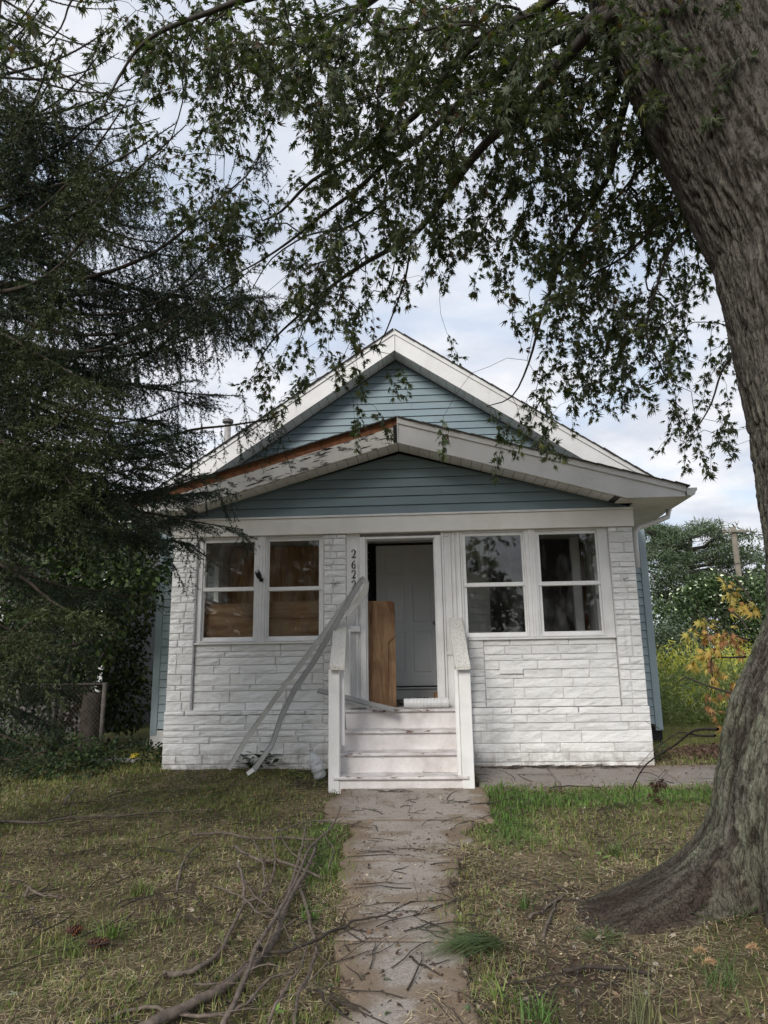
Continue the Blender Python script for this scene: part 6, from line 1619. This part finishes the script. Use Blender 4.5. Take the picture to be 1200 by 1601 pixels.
# ---------------- weeds
def weed(name, px_, Y, h, n, size, col, label, cat, seed, spread=.5, ground=True):
    rs_ = np.random.RandomState(seed); b = atg(*px_) if ground else at(px_[0], px_[1], Y); root = empty(name, b, label, cat)
    m = MB(); tv = np.array([(0, 0, 0), (.22, .25, .02), (.30, .55, .0), (.16, .85, -.05), (0, 1.0, -.1), (-.16, .85, -.05), (-.30, .55, .0), (-.22, .25, .02)])
    tf = [(0, 1, 2, 3, 4), (0, 4, 5, 6, 7)]
    me = bpy.data.meshes.new('leaf'); me.from_pydata([tuple(v) for v in tv], [], tf); me.materials.append(MAT['shrub'])
    a_ = me.color_attributes.new('tint', 'FLOAT_COLOR', 'POINT')
    for i in range(len(tv)): a_.data[i].color = (*col, 1)
    for k in range(n):
        a = rs_.uniform(0, 6.28); t = rs_.uniform(.25, 1); hh = h*t; rr_ = spread*h*rs_.uniform(.2, 1)
        p = b+Vector((math.cos(a)*rr_*.6, math.sin(a)*rr_*.6, hh*.8)); m.tube([b, b.lerp(p, .5)+Vector((0, 0, .15*hh)), p], [.0035, .003, .002], 4, cap=False)
        o = bpy.data.objects.new('leaf', me); COL.objects.link(o); o.parent = root
        d = Vector((math.cos(a), math.sin(a), rs_.uniform(-.1, .7))).normalized(); x = d.cross(Vector((0, 0, 1))).normalized(); z = x.cross(d)
        s_ = size*rs_.uniform(.7, 1.2); q = p-b; o.matrix_local = Matrix(((x.x*s_, d.x*s_, z.x*s_, q.x), (x.y*s_, d.y*s_, z.y*s_, q.y), (x.z*s_, d.z*s_, z.z*s_, q.z), (0, 0, 0, 1)))
    m.build('stems', plain('green_stem', (.07, .09, .03), .7), root); return root
weed('broadleaf_weed', (372, 1196), 8.3, .34, 22, .12, (.07, .11, .04), 'leafy green weed growing at the wall behind the foot of the leaning strips', 'weed', 1, .6)
weed('broadleaf_weed', (420, 1200), 8.3, .22, 60, .10, (.045, .08, .03), 'low dark green weed spreading along the wall base beside the second leaning strip', 'weed', 2, 1.8)
weed('broadleaf_weed', (392, 1203), 8.3, .20, 45, .10, (.045, .075, .03), 'low weed clump between the feet of the two leaning strips', 'weed', 22, 1.6)
weed('seedling', (462, 1216), 8.1, .10, 3, .08, (.16, .24, .05), 'single bright green seedling leaf left of the plastic bottle', 'seedling', 3, .2)
weed('seedling', (938, 1356), 5.2, .10, 2, .07, (.17, .28, .06), 'bright green leaf standing up above the big root', 'seedling', 4, .2)
weed('seedling', (430, 1598), 3.0, .05, 3, .035, (.16, .26, .06), 'small bright green seedling at the bottom edge under the branch pile', 'seedling', 5, .3)
weed('broadleaf_weed', (1150, 1470), 3.4, .20, 60, .032, (.055, .085, .035), 'small leaved creeper climbing the foot of the maple', 'creeper', 6, 1.5)
weed('broadleaf_weed', (940, 1475), 3.8, .06, 70, .022, (.11, .13, .075), 'pale green low weed under the tip of the big root', 'weed', 7, 3.4)
weed('broadleaf_weed', (1028, 1190), 8.8, .25, 22, .085, (.06, .10, .03), 'green weed at the right corner of the porch wall', 'weed', 8, .9)
def tuft(px_, n, L, col, label, seed, lean=(0, 0), w=.0035, name='grass_tuft', heads=None, group=None):
    rs_ = np.random.RandomState(seed); b = atg(*px_); V = []; F = []; C_ = []
    for k in range(n):
        a = rs_.uniform(0, 6.28); d = Vector((math.cos(a)*.5+lean[0], math.sin(a)*.5+lean[1], 1.1)).normalized(); ll = L*rs_.uniform(.6, 1.15); p = b+Vector((rs_.normal(0, .02+.0003*n), rs_.normal(0, .02+.0003*n), 0)); sdv = Vector((-math.sin(a), math.cos(a), 0))*w
        i0 = len(V)
        for s_ in range(5):
            ww = sdv*(1-s_/4.4); V += [tuple(p-ww), tuple(p+ww)]
            p = p+d*ll/4; d = (d+Vector((math.cos(a)*.18+lean[0]*.5, math.sin(a)*.18+lean[1]*.5, -.34))).normalized()
            if p.z < gz(p.y)+.01: p.z = gz(p.y)+.01
            if s_: F.append((i0+2*s_-2, i0+2*s_-1, i0+2*s_+1, i0+2*s_))
        c = np.array(col)*(1+rs_.uniform(-.25, .25)); C_ += [c]*10
    o = link(name, np_mesh(name, np.array(V), np.array(F), MAT['grassm'], tint=np.array(C_))); o.location = (0, 0, 0); tag(o, label, 'grass tuft', group)
    return o
tuft((762, 1478), 150, .36, (.10, .145, .06), 'long dark green grass tuft flopped over the right edge of the path', 1, lean=(-1.3, -.9))
tuft((790, 1570), 26, .16, (.17, .23, .06), 'yellow green grass tuft at the bottom right of the path', 2)
tuft((840, 1598), 40, .15, (.11, .20, .05), 'bright grass tuft at the bottom edge right of the path', 3)
tuft((178, 1468), 34, .17, (.13, .20, .05), 'bright grass tuft beside the pine cones', 4)
tuft((218, 1400), 40, .16, (.14, .18, .055), 'pale grass tuft in the middle of the left lawn', 5)
tuft((488, 1440), 20, .17, (.09, .18, .04), 'green grass tuft at the left path edge beside the branch pile', 6)
tuft((208, 1552), 18, .15, (.16, .19, .06), 'thin grass tuft at the lower left of the lawn', 7)
tuft((820, 1420), 24, .16, (.09, .16, .045), 'green grass tuft between the path and the big root', 8)
tuft((965, 1340), 50, .15, (.10, .15, .045), 'green grass tuft just above the big root', 9)
tuft((252, 1445), 24, .13, (.15, .17, .07), 'sparse grass tuft above the word sized gap of bare thatch, left lawn', 10)['label'] = 'sparse pale grass tuft between the pine cones and the branch pile'
tuft((110, 1492), 30, .13, (.14, .18, .055), 'small grass tuft below the pine cones', 11)
tuft((1000, 1598), 46, .34, (.19, .20, .10), 'dry arching grass stalks in front of the maple at the bottom right', 12, lean=(.4, .5), w=.0015)
tuft((1130, 1560), 60, .26, (.08, .13, .04), 'green weedy grass at the foot of the maple, bottom right', 13, w=.002)
# foxtail heads at the lower right
for k, (x, y, lab) in enumerate(((1096, 1506, 'left bristly tan seed head by the maple foot'), (1178, 1500, 'right bristly tan seed head by the maple foot'), (1110, 1525, 'lowest of the three bristly tan seed heads by the maple foot'))):
    p = atg(x, y+18, 0); q = p+Vector((.0, 0, .09)); m = MB(); m.tube([p, p+Vector((.01, 0, .05)), q], [.0015, .0012, .001], 4)
    rs_ = np.random.RandomState(k)
    for i in range(90):
        t = rs_.uniform(0, 1); c = q+Vector((.045*(t-.5), 0, .012*math.sin(t*3.1))); d = Vector(rs_.normal(0, 1, 3)); d.normalize(); d.x += .5; m.tube([c, c+d*.016], [.0016, .0003], 3, cap=False)
    tag(m.build('seed_head', plain('tan_seed_head', (.42, .27, .15), .8)), lab, 'seed head', 'seed heads by the maple foot')
# pine cones
for x, y, lab in ((153, 1473, 'dark brown pine cone on the left lawn, the right one of two'), (116, 1454, 'dark brown pine cone on the left lawn, the left one of two')):
    p = atg(x, y, .022); m = MB(); rs_ = np.random.RandomState(x); L = .11 if x == 153 else .08
    m.tube([p+Vector((-L/2, 0, 0)), p, p+Vector((L/2, 0, 0))], [.012, .016, .006], 8)
    cn = m.build('pine_cone', plain('cone_brown', (.07, .035, .024), .85, var=.4)); tag(cn, lab, 'pine cone')
    for i in range(46):
        t = i/46; a = i*2.4; c = p+Vector((-L/2+L*t, 0, 0)); rr_ = .026*math.sin(math.pi*(.12+.80*t)); d = Vector((.45, math.cos(a), math.sin(a))).normalized(); s_ = d.cross(Vector((1, 0, 0))).normalized()*.0075
        MB().quad_slab(c-s_*.5, c+s_*.5, c+d*rr_*1.1+s_, c+d*rr_*1.1-s_, Vector((.0022, 0, 0))).build('scale', MAT['brown_wood'] if i % 5 == 0 else cn.data.materials[0], cn)
# ---------------- leaning metal strips
def strip(name, pts, width, thick, mat, label, twist=None, cat='metal strip', parent=None, normal=(0, -1, 0), lip=True):
    """flat channel following pts; the broad face looks along `normal`"""
    P = [Vector(p) for p in pts]; n = len(P); m = MB(); N = Vector(normal); tw = twist or [0]*n; rows = []
    for i in range(n):
        t = (P[min(i+1, n-1)]-P[max(i-1, 0)]).normalized(); s_ = t.cross(N).normalized(); nn_ = s_.cross(t).normalized(); c, s2 = math.cos(tw[i]), math.sin(tw[i])
        s_r = s_*c+nn_*s2; n_r = nn_*c-s_*s2
        h = width/2; prof = [(-h, 0), (-h, .010 if lip else .001), (-h+.003, .010 if lip else .001), (-h+.004, thick), (h-.004, thick), (h-.003, .014 if lip else .001), (h, .014 if lip else .001), (h, 0)]
        rows.append([P[i]+s_r*a+n_r*b for a, b in prof])
    k = 8; vs = [v for r in rows for v in r]; fs = []
    for i in range(n-1):
        for j in range(k): fs.append((i*k+j, i*k+(j+1) % k, (i+1)*k+(j+1) % k, (i+1)*k+j))
    fs += [tuple(range(k-1, -1, -1)), tuple((n-1)*k+j for j in range(k))]
    m.add(vs, fs); o = m.build(name, MAT[mat], parent)
    if label: tag(o, label, cat)
    return o
gA = atg(357, 1204, .0); gA.y = 8.30
P = [at(357, 1203, 8.20), at(385, 1155, 8.24), at(450, 1065, 8.32), at(510, 985, 8.36), at(545, 935, 8.38), at(566, 905, 8.38)]
strip('leaning_trim_strip', P, .058, .004, 'strip', 'straight dull grey metal trim strip leaning left of the steps, the outer one of two')
P = [at(396, 1205, 8.05), at(425, 1165, 8.10), at(440, 1120, 8.12), at(462, 1075, 8.16), at(490, 1035, 8.22), at(515, 992, 8.30), at(540, 950, 8.34), at(560, 915, 8.36), at(570, 903, 8.36)]
o = strip('bent_trim_strip', P, .066, .004, 'strip_dark', 'bent and twisted darker metal strip leaning beside the steps, the inner one of two', twist=[.2, .5, .25, 0, -.15, 0, .2, .3, .3])
P = [at(396, 1205, 8.045), at(388, 1214, 8.02)]
strip('pale_strip_end', [at(386, 1210, 8.02), at(396, 1203, 8.04)], .045, .004, 'white', None, parent=o)
P = [at(541, 962, 8.28), at(553, 948, 8.26), at(563, 936, 8.24), at(571, 925, 8.22), at(573, 912, 8.22), at(569, 905, 8.24)]
strip('curled_strip_end', P, .075, .006, 'strip', 'short curled piece of ribbed light grey metal at the top of the leaning strips', twist=[.3, .2, 0, .2, .6, .9])
# ---------------- things on the porch floor edge
q0, q1 = at(631, 1104, 8.42), at(701, 1103, 8.42); zf = FZ+.008
m = MB(); n = 26; pts = []; rad = []
for i in range(n+1):
    t = i/n; x = q0.x+(q1.x-q0.x)*t; pts.append((x, 8.46+.02*t, zf+.058)); rad.append(.056+(.005 if (i % 2 and 4 < i < 22) else 0)+(.004 if i > 23 else 0))
m.tube(pts, rad, 14, smooth=False); el = m.build('downspout_elbow', MAT['metal_white']); tag(el, 'white corrugated downspout piece lying across the top step', 'downspout piece')
q = at(545, 1110, 8.3); m = MB(); pts = [(q.x-.04, 8.42, zf+.07), (q.x+.06, 8.44, zf+.066), (q.x+.20, 8.46, zf+.06)]
m.tube(pts, [.062, .062, .06], 16); tag(m.build('white_pipe', MAT['metal_white']), 'short white round pipe on the porch edge behind the left stair post', 'pipe')
P = [at(497, 1080, 8.30), at(535, 1090, 8.28), at(580, 1102, 8.24), at(618, 1111, 8.20)]
o = strip('broken_trim_board', P, .085, .016, 'strip_dark', 'broken grey trim board with a splintered end lying over the top step at the left', normal=(0, -.55, 1), lip=False, cat='board')
rs_ = np.random.RandomState(4); m = MB(); e = P[-1]
for k in range(12):
    s0 = e+Vector((-.02, rs_.uniform(-.03, .03), rs_.uniform(-.01, .015))); m.tube([s0, s0+Vector((rs_.uniform(.03, .09), rs_.uniform(-.02, .02), rs_.uniform(-.025, .02)))], [.005, .001], 4)
m.build('splinters', MAT['bark_twig'], o)
# debris on the porch floor inside the doorway
rs_ = np.random.RandomState(9); m = MB()
for k in range(40):
    x = rs_.uniform(-.45, .12); y = rs_.uniform(8.9, 10.2); a = rs_.uniform(0, 3.1); L = rs_.uniform(.05, .25); m.tube([(x, y, FZ+.012), (x+L*math.cos(a), y+L*math.sin(a), FZ+.02)], [.006, .003], 4)
tag(m.build('porch_debris', MAT['twig_dark']), 'twigs and dark debris on the porch floor inside the doorway', 'debris', kind='stuff')
q = at(663, 1091, 9.4); m = MB(); m.tube([(q.x-.14, 9.4, FZ+.045), (q.x-.12, 9.4, FZ+.045), (q.x+.05, 9.42, FZ+.045), (q.x+.09, 9.42, FZ+.045), (q.x+.16, 9.43, FZ+.045)], [.02, .042, .042, .016, .014], 14)
tag(m.build('dark_bottle', plain('dark_green_glass', (.012, .022, .020), .1)), 'dark green bottle lying on the porch floor inside the doorway', 'bottle')
q = at(686, 1086, 9.1); m = MB(); m.tube([(q.x, 9.1, FZ), (q.x, 9.1, FZ+.01), (q.x+.01, 9.1, FZ+.16), (q.x+.01, 9.1, FZ+.165)], [.06, .085, .075, .03], 12)
tag(m.build('brown_jar', plain('brown_ceramic', (.22, .12, .06), .5)), 'small rounded brown jar on the porch floor at the right door casing', 'jar')
# clear plastic bottle beside the steps
def bottle():
    mt = M_('clear_plastic', .12); nt = mt.n; tr_ = nt.new('ShaderNodeBsdfTransparent'); tr_.inputs[0].default_value = (.90, .92, .93, 1); x = nt.new('ShaderNodeMixShader'); x.inputs[0].default_value = .42
    mt.color((.62, .65, .68)); mt.bump(mt.noise(9, detail=3, dist=1), .8, .03)
    mt.l.new(tr_.outputs[0], x.inputs[1]); mt.l.new(mt.b.outputs[0], x.inputs[2]); mt.l.new(x.outputs[0], nt['Material Output'].inputs[0])
    b = at(500, 1240, 7.95); b.z = gz(7.95)+.07; d = Vector((-.35, -.1, .92)).normalized()
    prof = [(0, .055), (.02, .07), (.06, .066), (.09, .074), (.14, .066), (.17, .073), (.21, .058), (.25, .040), (.275, .02), (.30, .018)]
    m = MB(); m.tube([b+d*(t-.03) for t, r in prof], [r for t, r in prof], 14, smooth=False)
    o = m.build('plastic_bottle', mt.m); tag(o, 'crumpled clear plastic jug on the ground left of the steps', 'bottle')
    for v in o.data.vertices:
        nz_ = mnoise.noise(v.co*22); v.co += Vector((nz_, mnoise.noise(v.co*19+Vector((5, 0, 0))), 0))*.020
    MB().tube([b+d*.272, b+d*.300], .021, 12).build('bottle_neck', MAT['lens'], o)
bottle()
# leaves and scraps along the wall
rs_ = np.random.RandomState(14); m = MB()
for k in range(170):
    x = rs_.uniform(.55, 2.4) if k % 2 else rs_.uniform(-1.6, -1.0); y = rs_.uniform(8.38, 8.55) if k % 2 else rs_.uniform(7.5, 8.4); z = gz(y)+.02; a = rs_.normal(0, .4); L = rs_.uniform(.04, .25); m.tube([(x, y, z), (x+L*math.cos(a), y+L*math.sin(a)*.4, z+.008)], [.004, .002], 4, cap=False)
tag(m.build('wall_side_twigs', MAT['twig_dark']), 'dead twigs gathered along the foot of the porch wall', 'twigs', kind='stuff')
# brown leaf heap right of the house corner
V = []; rs_ = np.random.RandomState(15); n = 2600; X = rs_.normal(3.55, .5, n); Y = rs_.normal(9.35, .35, n); Z = .15+.12*np.exp(-((X-3.55)/.6)**2-((Y-9.35)/.45)**2)*rs_.uniform(0, 1.1, n)
R = rot_mats(n, rs_, rs_.normal(0, 1, (n, 3))*np.array([1, 1, .5])); Vv, Ff = expand(np.stack([X, Y, Z], -1), R, .06*rs_.uniform(.5, 1.3, n), LV, LF)
o = link('leaf_heap', np_mesh('leaf_heap', Vv, Ff, MAT['litter'], tint=np.repeat(tints(n, rs_, [(.15, .09, .06), (.22, .15, .11), (.10, .06, .045)], [3, 2, 3], .3), len(LV), 0))); tag(o, 'heap of brown dead leaves and brush right of the porch corner', 'leaf heap', kind='stuff')
